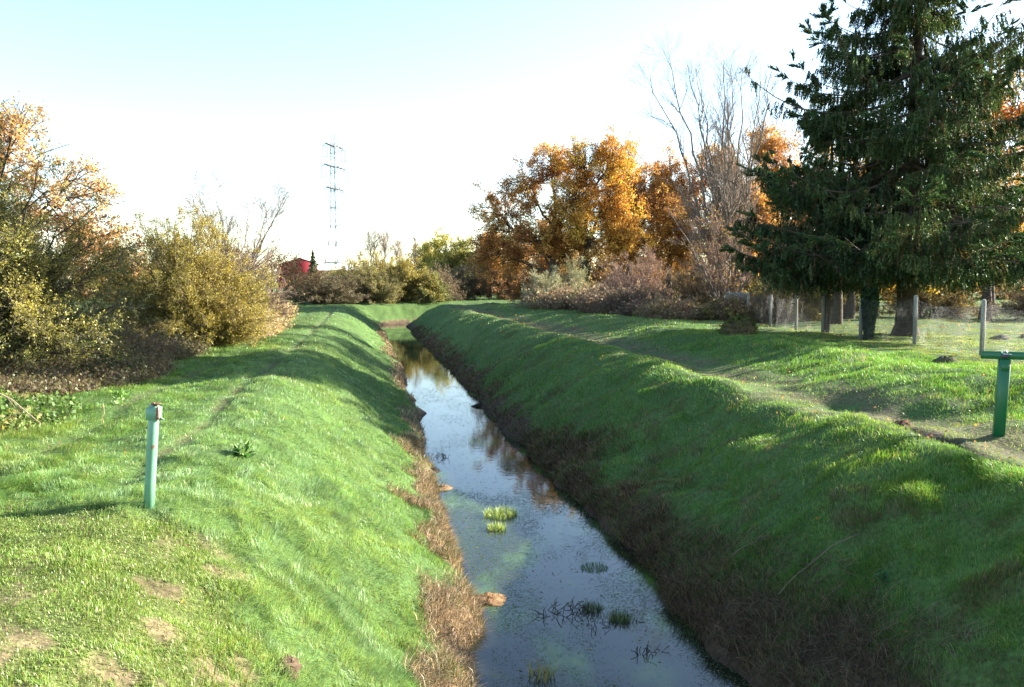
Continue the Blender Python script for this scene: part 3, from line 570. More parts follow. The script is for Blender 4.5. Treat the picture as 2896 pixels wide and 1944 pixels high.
lobed_tree('oak_tree', 'small rusty-orange tree behind the pinkish shrub near the red barn', 'tree', (-19.5, 66), [(0, 0, 3.4, 2.6, 2.5, 1.6), (2.6, 0, 2.6, 2, 2, 1.4), (-2.6, 0, 3.6, 2.4, 2, 1.6)], (0, 0, 3), .14, [(.34, .17, .09), (.42, .25, .13)], nb=16, ntw=7, nsub=4, nlf=2, lsz=.18, tl=.9)
# dead herbs and brambles at the foot of the left hedge
def herb(name, label, cat, loc, rx, ry, h, n, col, leafc=None, group=None, lf=2, rz=0, wd=.012):
    t = thing(name, label, cat, (loc[0], loc[1], float(height(*loc))-.05), rz, group); g = Geo()
    a = rand(0, 6.28, n); r = np.sqrt(rng.random(n)); X = np.cos(a)*r*rx; Y = np.sin(a)*r*ry; cz, sz_ = math.cos(rz), math.sin(rz)
    Z = height(loc[0]+X*cz-Y*sz_, loc[1]+X*sz_+Y*cz)-float(height(*loc)); hh = h*rand(.35, 1, n)*(1-.55*r**2)*(.35+1.25*vnoise(X+loc[0], Y+loc[1], 1.3, 77))
    s = np.c_[X, Y, Z]; e_ = s+np.c_[rng.normal(0, .45, n)*hh, rng.normal(0, .45, n)*hh, hh]; m = s*.6+e_*.4; m[:, 2] += hh*.35
    e_[:, 2] -= hh*rand(0, .5, n); P = bez(s, m, e_, 6, .03); g.tubes(P, taper(np.full(n, wd*.5), np.full(n, wd*.25), 6), 3, pick(col, n))
    P2, R2 = spawn(P, taper(np.full(n, wd*.4), np.full(n, wd*.3), 6), 3, .2, .95, .4, 1.2, h*.12, h*.4, 4, .1, .9, .04); g.tubes(P2, R2, 3, pick(col, len(P2)))
    g.build('stalks', M['twig'], t)
    if leafc is not None: C = along(P2, lf, 0, 1, .04); lv = Geo(); lv.leaves(C, rand(.04, .09, len(C))*max(1, loc[1]/22), patchy(C, leafc, .7), .7); lv.build('leaves', M['leaf'], t)
    return t
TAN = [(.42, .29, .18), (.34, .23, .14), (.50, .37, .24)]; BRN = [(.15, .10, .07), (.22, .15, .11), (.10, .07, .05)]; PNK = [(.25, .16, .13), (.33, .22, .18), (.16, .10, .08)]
herb('dead_herb_clump', 'tan dead herbs under the foot of the golden willow', 'herbs', (-10.6, 31.5), 1.3, 5.5, 1.5, 2600, TAN, [(.40, .28, .16), (.30, .26, .12)], rz=.1)
herb('dead_herb_clump', 'tan dead herbs under the pinkish shrub beside the far left bank', 'herbs', (-13.6, 43.5), 1.6, 6.5, 1.6, 2200, TAN, [(.40, .28, .16), (.33, .24, .12)], rz=.22, wd=.02)
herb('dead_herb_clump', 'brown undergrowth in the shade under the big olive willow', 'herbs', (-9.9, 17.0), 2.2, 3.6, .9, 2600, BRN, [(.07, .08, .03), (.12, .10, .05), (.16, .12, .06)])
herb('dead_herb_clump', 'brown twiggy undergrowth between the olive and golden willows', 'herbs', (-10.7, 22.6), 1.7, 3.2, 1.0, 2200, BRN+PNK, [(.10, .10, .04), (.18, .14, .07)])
herb('bramble_clump', 'leafy green bramble at the left edge of the photo', 'bramble', (-7.9, 11.7), 1.15, 1.9, .75, 1500, [(.2, .15, .08), (.14, .13, .05)], [(.07, .13, .03), (.12, .20, .05), (.20, .27, .08), (.24, .2, .08)], lf=4)
# --- middle distance, beyond the bend
shrub('thorn_shrub', 'wide dark brown twiggy bush at the bend left of the stream', 'shrub', (-18.6, 79), 5.2, 3.8, 3.5, [(.14, .11, .06), (.20, .17, .07)], nst=190, ntw=17, nlf=2, lsz=.11, sub=4, stem_c=(.10, .075, .06), twig_c=(.15, .11, .085), tw_r=.013, tl=.2, low=.1)
shrub('willow_shrub', 'olive domed bush on the right half of the dark brown bush', 'shrub', (-14.6, 82.5), 3.9, 3.2, 3.9, [(.16, .14, .06), (.25, .21, .08), (.30, .27, .09)], nst=150, ntw=16, nlf=4, lsz=.11, sub=4, tw_r=.012, tl=.2, stem_c=(.14, .11, .07))
mid = [(-14.6, 90, 3.9, 4.4, YEL, 'olive-yellow bush just right of the pylon foot'), (-11.2, 86.5, 3.4, 4.0, YEL, 'rounded olive-yellow bush above the bend of the stream'), (-9.1, 86, 2.4, 2.6, OLV[1:], 'small low yellow-green bush at the right of the bend bushes'),
       (-8.8, 95, 3.0, 3.6, [(.14, .09, .07), (.20, .13, .09)], 'dark purplish-brown bush behind the small yellow-green one'), (-5.9, 101, 3.4, 4.0, [(.12, .10, .05), (.18, .14, .07)], 'dark brown bush beside the far end of the grass'),
       (-19.5, 104, 4.8, 5.0, YEL, 'broad pale olive bush behind the pylon-side bushes')]
for (x, y, r, h, cl, lb) in mid:
    h *= 1.25; r *= 1.1
    shrub('willow_shrub' if cl is YEL else 'thorn_shrub', lb, 'shrub', (x, y), r, r, h, cl, nst=110, ntw=15, nlf=6 if cl is YEL else 3, lsz=.14, sub=3, tw_r=.016, tl=.2, stem_c=(.13, .10, .06), group='bushes beyond the bend')
for (x, y, hh, cl, lb) in [(-9.5, 118, 10.6, [(.30, .26, .06), (.42, .36, .08), (.46, .42, .12)], 'pale yellow-green tree above the bushes at the bend'), (-6.6, 112, 8.6, [(.18, .18, .05), (.30, .26, .07)], 'olive tree between the yellow-green tree and the orange wood'),
                           (-13.5, 125, 8.8, [(.26, .20, .07), (.38, .30, .1)], 'tawny tree left of the yellow-green tree')]:
    lobed_tree('willow_tree', lb, 'tree', (x, y), [(0, 0, hh*.72, 2.8, 2.6, hh*.28), (2.4, 0, hh*.5, 2.4, 2.3, hh*.28), (-2.4, 0, hh*.5, 2.4, 2.3, hh*.28), (0, -1.5, hh*.38, 3, 2.4, hh*.25)], (0, 0, hh*.7), .18, cl, nb=24, ntw=8, nsub=4, nlf=4, lsz=.24, tl=1.0, tw_r=.016, split=.2, group='trees beyond the bend')
bp = bare_tree('bare_poplar', 'leftmost of the pale leafless poplars on the skyline right of the pylon', 'tree', (-27.5, 160), 12.2, 2, .18, 1.1, nb=16, n2=6, n3=4, tw_r=.02, z0=1.7, up=.9, bark_c=(.26, .19, .15), twig_c=(.32, .23, .18), group='leafless poplars on the skyline', few=1, fewc=[(.4, .25, .12)])
dup(bp, (-25.0, 161, 1.7), 2.0, 'middle one of the pale leafless poplars on the skyline', scale=.98); dup(bp, (-22.6, 162, 1.7), 4.0, 'rightmost of the pale leafless poplars on the skyline', scale=.86)
bare_tree('bare_tree', 'small leafless tree sticking up left of the yellow-green tree', 'tree', (-13.2, 110), 8.1, 1, .14, .3, nb=16, n2=6, n3=4, tw_r=.014, up=.4, blen=.25)
# --- oaks and wood on the right bank
oakA = lobed_tree('oak_tree', 'left orange-leaved oak with long limbs reaching over the shrubs', 'tree', (3.6, 73), [(-2.6, 0, 10.4, 2.4, 2.4, 2.4), (-.2, 0, 12.9, 2.0, 2.2, 1.9), (-5.4, 0, 8.0, 2.4, 2.6, 3.0), (-5.2, 0, 4.4, 3.0, 2.6, 2.0), (1.6, 0, 9.2, 2.8, 2.8, 2.8), (-2.0, -1, 6.0, 3.2, 2.8, 2.2), (2.0, 0, 5.6, 2.6, 2.6, 2.0)], (.2, 0, 10), .36, OR, nb=32, ntw=9, nsub=5, nlf=4, lsz=.155, tl=1.15, split=.3)
oakB = lobed_tree('oak_tree', 'golden-orange oak with an ivy-clad trunk right of the path', 'tree', (6.3, 71), [(0, 0, 12.4, 1.9, 2.2, 2.2), (-1.0, -1, 9.0, 2.3, 2.4, 2.4), (2.4, 0, 9.6, 2.6, 2.6, 2.8), (2.6, 0, 13.0, 1.7, 2, 2.0), (.5, -1, 6.2, 3.0, 2.8, 2.2), (3.8, 0, 6.6, 2.4, 2.4, 2.2)], (.3, 0, 10.5), .34, OR2, nb=32, ntw=9, nsub=5, nlf=4, lsz=.155, tl=1.15, split=.35, ivy=4.5)
oakC = lobed_tree('oak_tree', 'orange oak on the right of the golden one with thinner leaves', 'tree', (10.6, 75), [(0, 0, 11.2, 2.6, 2.6, 3.0), (-1.4, 0, 8.0, 2.4, 2.6, 2.6), (2.4, 0, 9.0, 2.8, 2.6, 2.8), (.4, 0, 5.4, 3.4, 2.6, 2.2)], (.3, 0, 10), .28, OR, nb=28, ntw=9, nsub=5, nlf=4, lsz=.155, tl=1.2, split=.3)
wood = [(-3.2, 118, 1.0, 'nearest oak of the orange wood at the end of the grass'), (.8, 112, 1.05, 'dark-trunked oak of the orange wood over the far path'), (4.8, 105, 1.1, 'orange oak deep behind the grey shrub'),
        (15.2, 79, 1.12, 'orange oak seen through the bare willow'), (19.5, 78, 1.05, 'russet oak between the bare willow and the spruce'), (11.8, 82, 1.2, 'tall orange oak between the golden oak and the bare willows'), (22.2, 72, 1.1, 'orange oak just left of the spruce in the gap beside the bare willows'), (24.5, 80, 1.0, 'orange oak half hidden by the left side of the spruce')]
for k, (x, y, s, lb) in enumerate(wood):
    src = [oakA, oakC][k % 2]; zz = 1.85
    dup(src, (x, y, zz), rand(0, 6.28), lb, 'orange oaks of the wood', scale=(s*.95, s*.95, s*(.66 if k < 3 else 1.0)))
shrub('rowan_tree', 'low russet undergrowth trees below the orange wood', 'shrub', (-1.0, 100), 4.2, 3.5, 4.6, RU, nst=60, ntw=13, nlf=4, lsz=.2, sub=3, tw_r=.016)
shrub('rowan_tree', 'russet undergrowth behind the grey shrub under the left oak', 'shrub', (3.0, 80), 4.6, 3, 3.9, RU, nst=60, ntw=13, nlf=4, lsz=.18, sub=3, tw_r=.016)
shrub('rowan_tree', 'russet undergrowth beneath the golden oak', 'shrub', (9.5, 70), 4.2, 3, 3.4, RU, nst=60, ntw=13, nlf=4, lsz=.16, sub=3, tw_r=.014)
GG = [(.20, .19, .10), (.30, .28, .15)]
shrub('willow_shrub', 'pale grey-green upright shrub at the right edge of the far path', 'shrub', (2.3, 60), 2.1, 2.0, 3.2, GG, nst=90, ntw=14, nlf=2, lsz=.1, sub=4, stem_c=(.24, .22, .14), twig_c=(.34, .31, .21), tw_r=.011, arch=0, tl=.2)
shrub('willow_shrub', 'taller grey-green shrub behind the pale one, in front of the oaks', 'shrub', (4.4, 63), 2.4, 2.2, 4.3, GG, nst=90, ntw=14, nlf=2, lsz=.1, sub=4, stem_c=(.20, .18, .11), twig_c=(.28, .26, .16), tw_r=.011, arch=0, tl=.2)
# bare willows
bare_tree('bare_willow', 'tall leafless willow of several upright stems, left of the pair', 'tree', (11.6, 45.5), 14.9, 7, .13, 3.0, nb=15, n2=6, n3=4, tw_r=.0055, up=.35, blen=.24, lx=-1.6, sp_a=(.3, .75), low=.2, group='pair of tall leafless willows')
bare_tree('bare_willow', 'tall leafless willow nearer the spruce, right of the pair', 'tree', (12.9, 47), 14.6, 5, .14, 2.2, nb=15, n2=6, n3=4, tw_r=.0055, up=.35, blen=.24, lx=.3, sp_a=(.3, .75), low=.2, group='pair of tall leafless willows')
bare_tree('bare_tree', 'low leafless tree with wide arching branches under the willows', 'tree', (11.4, 43.5), 5.6, 7, .10, 3.9, nb=13, n2=8, n3=5, tw_r=.008, up=.15, blen=.34, sp_a=(.35, 1.0), low=.15, twig_c=(.23, .15, .12), few=1, fewc=[(.42, .20, .05), (.35, .28, .06)])
shrub('thorn_shrub', 'pinkish-brown twiggy shrub below the golden oak', 'shrub', (7.6, 50), 2.9, 2.4, 4.2, [(.28, .15, .10), (.35, .2, .1)], nst=100, ntw=15, nlf=1, lsz=.08, sub=4, stem_c=(.17, .115, .09), twig_c=(.29, .19, .155), tw_r=.009, arch=.1, tl=.2)
shrub('thorn_shrub', 'brown tangled shrub around the foot of the tall willows', 'shrub', (11.0, 46), 3.6, 2.6, 3.4, [(.26, .13, .05), (.30, .25, .06), (.22, .12, .07)], nst=110, ntw=15, nlf=2, lsz=.08, sub=4, stem_c=(.12, .085, .065), twig_c=(.20, .135, .10), tw_r=.009, arch=.15, tl=.2)
shrub('thorn_shrub', 'yellow-leaved shrub between the tall willows and the spruce', 'shrub', (15.2, 44), 2.6, 2.4, 3.3, [(.10, .11, .03), (.30, .28, .05), (.38, .32, .06)], nst=80, ntw=14, nlf=3, lsz=.09, sub=3, stem_c=(.10, .08, .055), tw_r=.009)
# brambles along the right-hand path
herb('bramble_bank', 'purplish-brown bramble bank under the grey-green shrub', 'bramble', (4.3, 55), 2.2, 5.2, 1.9, 3200, PNK+BRN, [(.16, .11, .08), (.26, .17, .12), (.14, .15, .06)], rz=.35, wd=.022)
herb('bramble_bank', 'middle stretch of the purplish-brown bramble beside the path', 'bramble', (6.3, 46.5), 1.7, 4.2, 1.7, 3200, PNK+BRN, [(.14, .10, .08), (.24, .16, .12)], rz=.35, wd=.02)
herb('bramble_bank', 'pale pinkish tangle of dead stalks at the near end of the brambles', 'bramble', (8.2, 42.0), 1.5, 2.2, 1.3, 1900, PNK+TAN, [(.26, .17, .12), (.2, .17, .08)], rz=.3, wd=.017)
herb('bramble_bank', 'dark undergrowth along the fence left of the mossy stump', 'bramble', (12.6, 40.5), 3.0, 2.4, 1.6, 3000, BRN, [(.12, .09, .05), (.20, .13, .07), (.30, .27, .07)], rz=.1, wd=.017)
# --- garden wood behind the fence
for k, (x, y, r0_, lb) in enumerate([(16.6, 40, .22, 'brown tree trunk standing in the shade behind the spruce'), (14.4, 36, .20, 'straight trunk between the slim spruce and the ivy-covered post'), (24.5, 42, .24, 'trunk at the back of the garden on the right')]):
    lobed_tree('garden_tree', lb, 'tree', (x, y), [(0, 0, 7.5, 2.4, 2.4, 2.2), (2, 0, 6, 2, 2, 1.8), (-2, 0, 6, 2, 2, 1.8)], (0, 0, 7.5), r0_, OR, nb=14, ntw=7, nsub=4, nlf=2, lsz=.14, tl=1.0, split=.5, group='trees at the back of the garden')
lobed_tree('oak_tree', 'bright orange tree behind the right side of the spruce', 'tree', (26.5, 45), [(0, 0, 9.5, 3.0, 3, 3), (-3.0, 0, 7.0, 2.6, 3, 2.6), (3, 0, 7.4, 2.8, 3, 2.8), (1, 0, 12.0, 2.4, 2.4, 2.2), (-1, 0, 4.6, 3.2, 2.6, 2)], (0, 0, 9), .28, [(.50, .17, .05), (.58, .27, .05), (.60, .38, .08)], nb=26, ntw=8, nsub=5, nlf=3, lsz=.16, tl=1.1)
lobed_tree('oak_tree', 'golden-leaved bush glowing behind the big spruce trunk', 'tree', (19.8, 44), [(0, 0, 3.0, 2.2, 2.2, 1.8), (-2, 0, 2.4, 1.8, 2, 1.5), (2, 0, 2.2, 1.8, 2, 1.5)], (0, 0, 2.4), .08, [(.50, .28, .03), (.60, .40, .05)], nb=18, ntw=7, nsub=4, nlf=3, lsz=.13, tl=.7, tw_r=.008)
for k, (x, y, r, h, cl, lb) in enumerate([(27.5, 41, 4.2, 2.7, BRN, 'brown hedge shrub behind the garden lawn at the far right'), (22.8, 44, 3.2, 2.4, [(.12, .09, .04), (.2, .13, .05)], 'dark hedge shrub behind the garden left of the brown one'), (18.0, 46, 3.0, 3.0, [(.10, .09, .04), (.22, .2, .05)], 'hedge shrub in the shade behind the young spruce'), (33, 43, 4, 3.4, RU, 'russet hedge shrub beyond the garden outside the right edge')]):
    shrub('hedge_shrub', lb, 'shrub', (x, y), r, 2.4, h, cl, nst=80, ntw=14, nlf=3, lsz=.11, sub=3, tw_r=.01, stem_c=(.09, .07, .05), twig_c=(.13, .1, .07), group='hedge behind the garden')
rs = shrub('field_shrub', 'distant russet thicket seen under the oaks, nearest the stream bend', 'shrub', (6, 104), 6, 5, 7.0, [(.20, .11, .05), (.30, .17, .07), (.38, .22, .08)], nst=90, ntw=14, nlf=5, lsz=.26, sub=3, tw_r=.02, group='distant russet thickets behind the wood')
for (x, y, s, lb) in [(14, 108, 1.2, 'distant russet thicket behind the golden oak'), (23, 112, 1.3, 'distant russet thicket behind the tall bare willows'), (33, 110, 1.4, 'distant russet thicket left of the spruce trunk'), (44, 108, 1.5, 'distant russet thicket right of the spruce trunk'), (56, 106, 1.5, 'distant russet thicket at the far right behind the garden'), (68, 112, 1.5, 'distant russet thicket just beyond the right edge')]:
    dup(rs, (x, y, 1.85), rand(0, 6), lb, None, s)
# distant shrubs that close the horizon on the left and behind
ds = shrub('field_shrub', 'distant bushy tree on the skyline behind the left hedge', 'shrub', (-34, 84), 7, 5, 5.2, [(.16, .13, .06), (.26, .18, .08), (.34, .22, .1)], nst=80, ntw=14, nlf=4, lsz=.24, sub=3, tw_r=.02)
for (x, y, s, lb) in [(-46, 95, 1.1, 'distant bushy tree left of the other skyline bushes'), (-26, 120, .9, 'distant bush on the skyline left of the red barn'), (-48, 215, 1.1, 'far bush under the white roofs beside the barn'), (-36, 190, 1.0, 'far bush right behind the pylon foot'), (-24, 200, 1.2, 'far bush below the leafless poplars'), (-8, 170, 1.5, 'far bushy tree behind the yellow-green tree')]:
    dup(ds, (x, y, 1.8), rand(0, 6), lb, 'far bushes on the skyline', s)
# ------------------------------------------------------------------ built things
def surf(x, y): return float(height(x, y))
# leaning pale green post
t = thing('marker_post', 'pale green leaning steel post with a rusty hinged cap in the left grass', 'post', (-3.37, 7.38, surf(-3.37, 7.38)-.06))
g = Geo(); H_ = .98; lx = .085
def lean(V): V = np.array(V, float); V[:, 0] += lx*V[:, 2]/H_; return V
def lean_build(g, name, mat, smooth=False, parent=None, label=None):
    g.V = [lean(v) for v in g.V]; return g.build(name, mat, parent or t, smooth, label=label)
g.lathe([(.0, 0), (.048, 0), (.048, .3), (.048, .6), (.048, .88), (.046, .885), (.0, .885)], 24); lean_build(g, 'tube', M['green_light'], True)
g = Geo(); g.box((0, 0, .935), (.108, .108, .115), bev=.006); g.lathe([(.058, .99), (.050, 1.000), (.030, 1.022), (0, 1.026)], 4); head = lean_build(g, 'cap', M['green_light'])
g = Geo(); g.box((.052, -.045, .94), (.022, .022, .11), bev=.003); g.box((.058, -.045, .90), (.035, .03, .03), bev=.003); g.bar((.05, -.06, .965), (.075, -.02, .975), .008); g.box((.03, -.02, 1.025), (.07, .03, .016), bev=.003, rz=.5); g.box((.0, -.03, 1.03), (.035, .03, .02), bev=.004)
g.bar((.052, -.045, .985), (.03, -.02, 1.03), .007); lean_build(g, 'hinge', M['rust'])
g = Geo(); V = np.array([(.05, -.03, .915), (.115, -.05, .885), (.062, -.03, .872), (.05, -.01, .915), (.115, -.03, .885), (.062, -.01, .872)]); g.add(V, [(0, 2, 1), (3, 4, 5)]); g.add(V, [(0, 1, 4, 3), (1, 2, 5, 4), (2, 0, 3, 5)]); lean_build(g, 'flap', M['green_light'])
# green barrier on the right
bx, by = 6.66, 10.98; bz = surf(bx, by)
t = thing('barrier', 'dark green steel barrier post carrying a horizontal beam at the right edge', 'barrier', (bx, by, bz-.06), math.radians(-22))
s9 = Geo()
for zz, tx in ((0, 0),): s9.box((0, 0, .545), (.135, .135, 1.12), bev=.010)
s9.V = [np.c_[v[:, 0]+(v[:, 2])*.03, v[:, 1:]] for v in s9.V]; s9.build('post', M['green_dark'], t)
g = Geo(); g.box((1.18, 0, 1.155), (2.86, .11, .10), bev=.006); g.build('beam', M['green_dark'], t)
g = Geo(); g.box((.035, -.072, 1.0), (.09, .006, .10), bev=.002); g.build('plate', M['green_dark'], t)
g = Geo(); a = np.linspace(0, np.pi, 12); g.tubes(np.array([[(.02+.030*math.cos(q), -.066, 1.19+.045*math.sin(q)) for q in a]]), np.full((1, 12), .007), 8, (.75, .75, .75)); g.bar((.0, -.068, 1.178), (.105, -.07, 1.176), .006, 8, (.7, .7, .7))
pad = Geo(); pad.box((.02, -.070, 1.15), (.082, .03, .052), (.035, .03, .04), bev=.006)
lk = pad.build('padlock', col_mat('padlock_body', .45, spec=.5), t); g.build('shackle', col_mat('bright_steel', .25, spec=.6, metal=.9), lk)
# wire fence
posts = [(13.0, 14.2), (12.4, 17.4), (12.04, 20.7), (11.75, 23.6), (11.5, 26.7), (11.36, 29.6), (11.3, 32.2), (11.35, 35.6), (11.4, 39.2), (11.3, 42.4)]
t = thing('wire_fence', 'chain-link garden fence on grey concrete posts running away to the right of the path', 'fence', (posts[2][0], posts[2][1], surf(*posts[2])))
ox, oy, oz = t.location
for k, (x, y) in enumerate(posts):
    z = surf(x, y)-oz; hh = [1.45, 1.45, 1.44, 1.43, 1.4, 1.4, 1.42, 1.4, 1.4, 1.4][k]; g = Geo(); w9 = .115
    prof = [(0, -.1), (w9*.5, -.1), (w9*.5, hh-.06), (w9*.38, hh-.02), (0, hh)]
    g.lathe(prof, 8, (.27, .255, .225)); o = g.build('post', M['stone'], t, False, (x-ox, y-oy, z)); o.rotation_euler = (rand(-.015, .015), rand(-.02, .02), .39)
g = Geo(); sp = .052
for k in range(len(posts)-1):
    a = np.array(posts[k]); b = np.array(posts[k+1]); Ls = np.linalg.norm(b-a); Hm = 1.27
    n = int((Ls+Hm)/sp)
    def at2(u, v):   # u along, v up (0..1.27), top sags between posts
        f = u/Ls; xy = a+(b-a)*f[..., None]; zg = height(xy[..., 0], xy[..., 1])-oz
        zz = zg+.04+v*(1-.06*np.sin(np.pi*f)*(v/Hm)); off = .02*np.sin(u*5+v*4)
        return np.stack([xy[..., 0]-ox-.06+off, xy[..., 1]-oy, zz], -1)
    for sg in (1, -1):
        u0 = np.arange(n)*sp-(Hm if sg > 0 else 0); u1 = u0+Hm*1.0
        lo = np.clip(u0, 0, Ls); hi = np.clip(u1, 0, Ls); k_ok = hi-lo > .02; u0_, lo, hi = u0[k_ok], lo[k_ok], hi[k_ok]
        tt = np.linspace(0, 1, 6)[None]; uu = lo[:, None]*(1-tt)+hi[:, None]*tt; v = uu-u0_[:, None]; v = v if sg > 0 else Hm-v
        g.tubes(at2(uu, v), np.full(uu.shape, .0017 if k < 5 else .001), 3, (.07, .07, .068) if k < 5 else (.05, .05, .05))
    for vv in (.0, .62, Hm): uu = np.linspace(0, Ls, 14)[None]; g.tubes(at2(uu, np.full_like(uu, vv)), np.full(uu.shape, .002), 4, (.10, .10, .095))
g.build('mesh', M['metal'], t)
# board panel beside the fence
x, y = 11.55, 41.6; t = thing('board_panel', 'weathered grey board panel at the far end of the wire fence', 'panel', (x, y, surf(x, y)), .1)
for k in range(6):
    g = Geo(); g.box((-.55+k*.2, rand(-.01, .01), .62), (.185, .025, 1.28+rand(-.05, .05)), (.26, .235, .21), .004); g.build('board', M['stone'], t)
g = Geo(); g.box((-.05, .03, .3), (1.2, .03, .07), (.2, .18, .16)); g.box((-.05, .03, .95), (1.2, .03, .07), (.2, .18, .16)); g.build('rail', M['stone'], t)
# mossy stump
x, y = 7.75, 27.6; t = thing('mossy_stump', 'squat tree stump thick with moss beside the far path', 'stump', (x, y, surf(x, y)-.05))
K = 34; prof = [(0.0, .60), (.18, .60), (.30, .57), (.40, .50), (.48, .38), (.53, .24), (.52, .10), (.50, .0), (.52, -.1)]
V = []
for r, z in prof:
    for k in range(K):
        a = k*2*np.pi/K; f = 1+.22*(float(vnoise(math.cos(a)*2+9, math.sin(a)*2+z*2, 1, 4))-.5)+.12*math.sin(a*5); V.append((r*f*math.cos(a)*1.05, r*f*math.sin(a)*.9, z+(.06*math.sin(a+1) if r > .1 else 0)))
F9 = [(l*K+k, (l+1)*K+k, (l+1)*K+(k+1) % K, l*K+(k+1) % K) for l in range(len(prof)-1) for k in range(K)]
g = Geo(); g.add(V, F9, (.13, .09, .055)); g.build('stump', M['bark'], t, True)
V = np.array(V); n = 5000; i = rng.integers(0, len(V)-K, n); C = V[i]*rand(.97, 1.06, (n, 1))+rng.normal(0, .04, (n, 3)); k = (C[:, 2] < .56) | (rng.random(n) < .45); C = C[k]
g = Geo(); g.leaves(C, rand(.03, .07, len(C)), patchy(C, [(.05, .045, .015), (.07, .09, .015), (.16, .17, .03)], .2), .8); g.build('moss', M['leaf'], t)
# ivy post
x, y = 11.62, 26.7; t = thing('ivy_post', 'old post wrapped in dark ivy in front of the big spruce trunk', 'ivy', (x+.1, y-.1, surf(x, y)-.05))
g = Geo(); g.lathe([(0, 0), (.08, 0), (.07, 1.6), (0, 1.62)], 8, (.1, .08, .06)); g.build('stem', M['bark'], t)
n = 5200; zz = rand(0, 1.78, n); a = rand(0, 6.28, n); rr_ = np.interp(zz, [0, .15, .7, 1.3, 1.65, 1.78], [.15, .13, .19, .27, .25, .12])*rand(.6, 1.08, n)
g = Geo(); g.leaves(np.c_[np.cos(a)*rr_, np.sin(a)*rr_, zz], rand(.05, .10, n), pick([(.015, .04, .018), (.03, .07, .03), (.05, .09, .04)], n), .9); g.build('ivy_leaves', M['leaf'], t)
# red barn, white-roofed sheds
x, y = -70.5, 270; t = thing('red_barn', 'dark red gabled barn on the skyline left of the pylon', 'barn', (x, y, 1.8), math.radians(19))
g = Geo(); V = [(-6.0, 0, 0), (6.0, 0, 0), (6.0, 0, 8.2), (0, 0, 10.2), (-6.0, 0, 8.2)]; V = V+[(a_, 24, c_) for a_, b_, c_ in V]
g.add(V, [(0, 1, 2, 3), (5, 8, 7, 6), (0, 5, 6, 1), (1, 6, 7, 2), (0, 4, 9, 5)]); g.add(V, [(0, 3, 4), (5, 9, 8)])
g.C = [np.broadcast_to((.24, .016, .028), c_.shape) for c_ in g.C]; g.build('wall', M['plain'], t)
g = Geo()
for sgn in (-1, 1):
    Vr = [(sgn*6.5, -.5, 8.08), (0, -.5, 10.3), (0, 24.5, 10.3), (sgn*6.5, 24.5, 8.08)]; g.add(Vr+[(a_, b_, c_+.2) for a_, b_, c_ in Vr], [(0, 1, 2, 3), (4, 5, 6, 7), (0, 1, 5, 4), (2, 3, 7, 6), (0, 3, 7, 4)], (.14, .05, .06))
g.build('roof', M['plain'], t)
g = Geo(); g.box((0, -.06, 2.6), (3.6, .1, 5.0), (.20, .03, .04)); g.build('door', M['plain'], t)
x, y = -57, 285; t = thing('long_shed', 'long low shed with a pale roof behind the pylon foot', 'shed', (x, y, 1.8), math.radians(8))
g = Geo(); g.box((0, 0, 3.2), (24, 8, 6.4), (.34, .20, .15)); g.build('wall', M['plain'], t)
g = Geo()
for sgn in (-1, 1):
    Vr = [(-12.5, sgn*4.6, 6.45), (12.5, sgn*4.6, 6.45), (12.5, 0, 8.2), (-12.5, 0, 8.2)]; g.add(Vr+[(a_, b_, c_+.2) for a_, b_, c_ in Vr], [(0, 1, 2, 3), (4, 5, 6, 7), (0, 1, 5, 4), (1, 2, 6, 5), (0, 3, 7, 4)], (.62, .60, .56))
g.build('roof', M['plain'], t)
# small conifer by the barn
cz = 230; t = thing('conifer', 'small dark conifer between the barn and the pylon', 'tree', (-56.2, cz, 1.8))
g = Geo(); g.bar((0, 0, 0), (0, 0, 11), .2, 6, (.1, .08, .06)); g.build('trunk', M['bark'], t)
n = 5000; zz = 11.2*(1-np.sqrt(rng.random(n)))+.4; a = rand(0, 6.28, n); lay = 1+.3*np.sin(zz*5.5); rr_ = (11.8-zz)*.21*lay*np.sqrt(rand(.2, 1, n))
g = Geo(); g.leaves(np.c_[np.cos(a)*rr_, np.sin(a)*rr_, zz-rr_*.2], rand(.3, .6, n), pick([(.02, .05, .025), (.035, .07, .03)], n), .4); g.build('crown', M['needle'], t)
# pylon
px, py = -49.6, 230; t = thing('pylon', 'tall lattice power pylon on the skyline left of the stream', 'pylon', (px, py, 1.6), math.radians(45+18))
pc = (.34, .41, .47); pr = .12
lv = [(0, 3.3), (4.2, 2.75), (8, 2.25), (13, 1.55), (18, 1.05), (23.3, .95), (28, .88), (32.8, .84), (38.3, .80), (41.5, .74)]
g = Geo(); cn = lambda z, w9: [(w9, w9, z), (-w9, w9, z), (-w9, -w9, z), (w9, -w9, z)]
for (z0, a0), (z1, a1) in zip(lv[:-1], lv[1:]):
    A, B = cn(z0, a0), cn(z1, a1); nseg = 1 if z1 < 20 else 3
    for i in range(4):
        g.bar(A[i], B[i], pr*1.25, 4, pc)
        for s_ in range(nseg):
            f0, f1 = s_/nseg, (s_+1)/nseg; L0 = lambda p, q, f: np.array(p)*(1-f)+np.array(q)*f
            g.bar(L0(A[i], B[i], f0), L0(A[(i+1) % 4], B[(i+1) % 4], f1), pr*.5, 3, pc); g.bar(L0(A[(i+1) % 4], B[(i+1) % 4], f0), L0(A[i], B[i], f1), pr*.5, 3, pc)
        g.bar(B[i], B[(i+1) % 4], pr*(1.3 if z1 in (4.2, 8, 23.3) else .7), 4, pc)
for c_ in cn(41.5, .74): g.bar(c_, (0, 0, 44.2), pr*.8, 4, pc)
g.build('lattice_body', M['plain'], t)
yaw = -(45+18)*math.pi/180
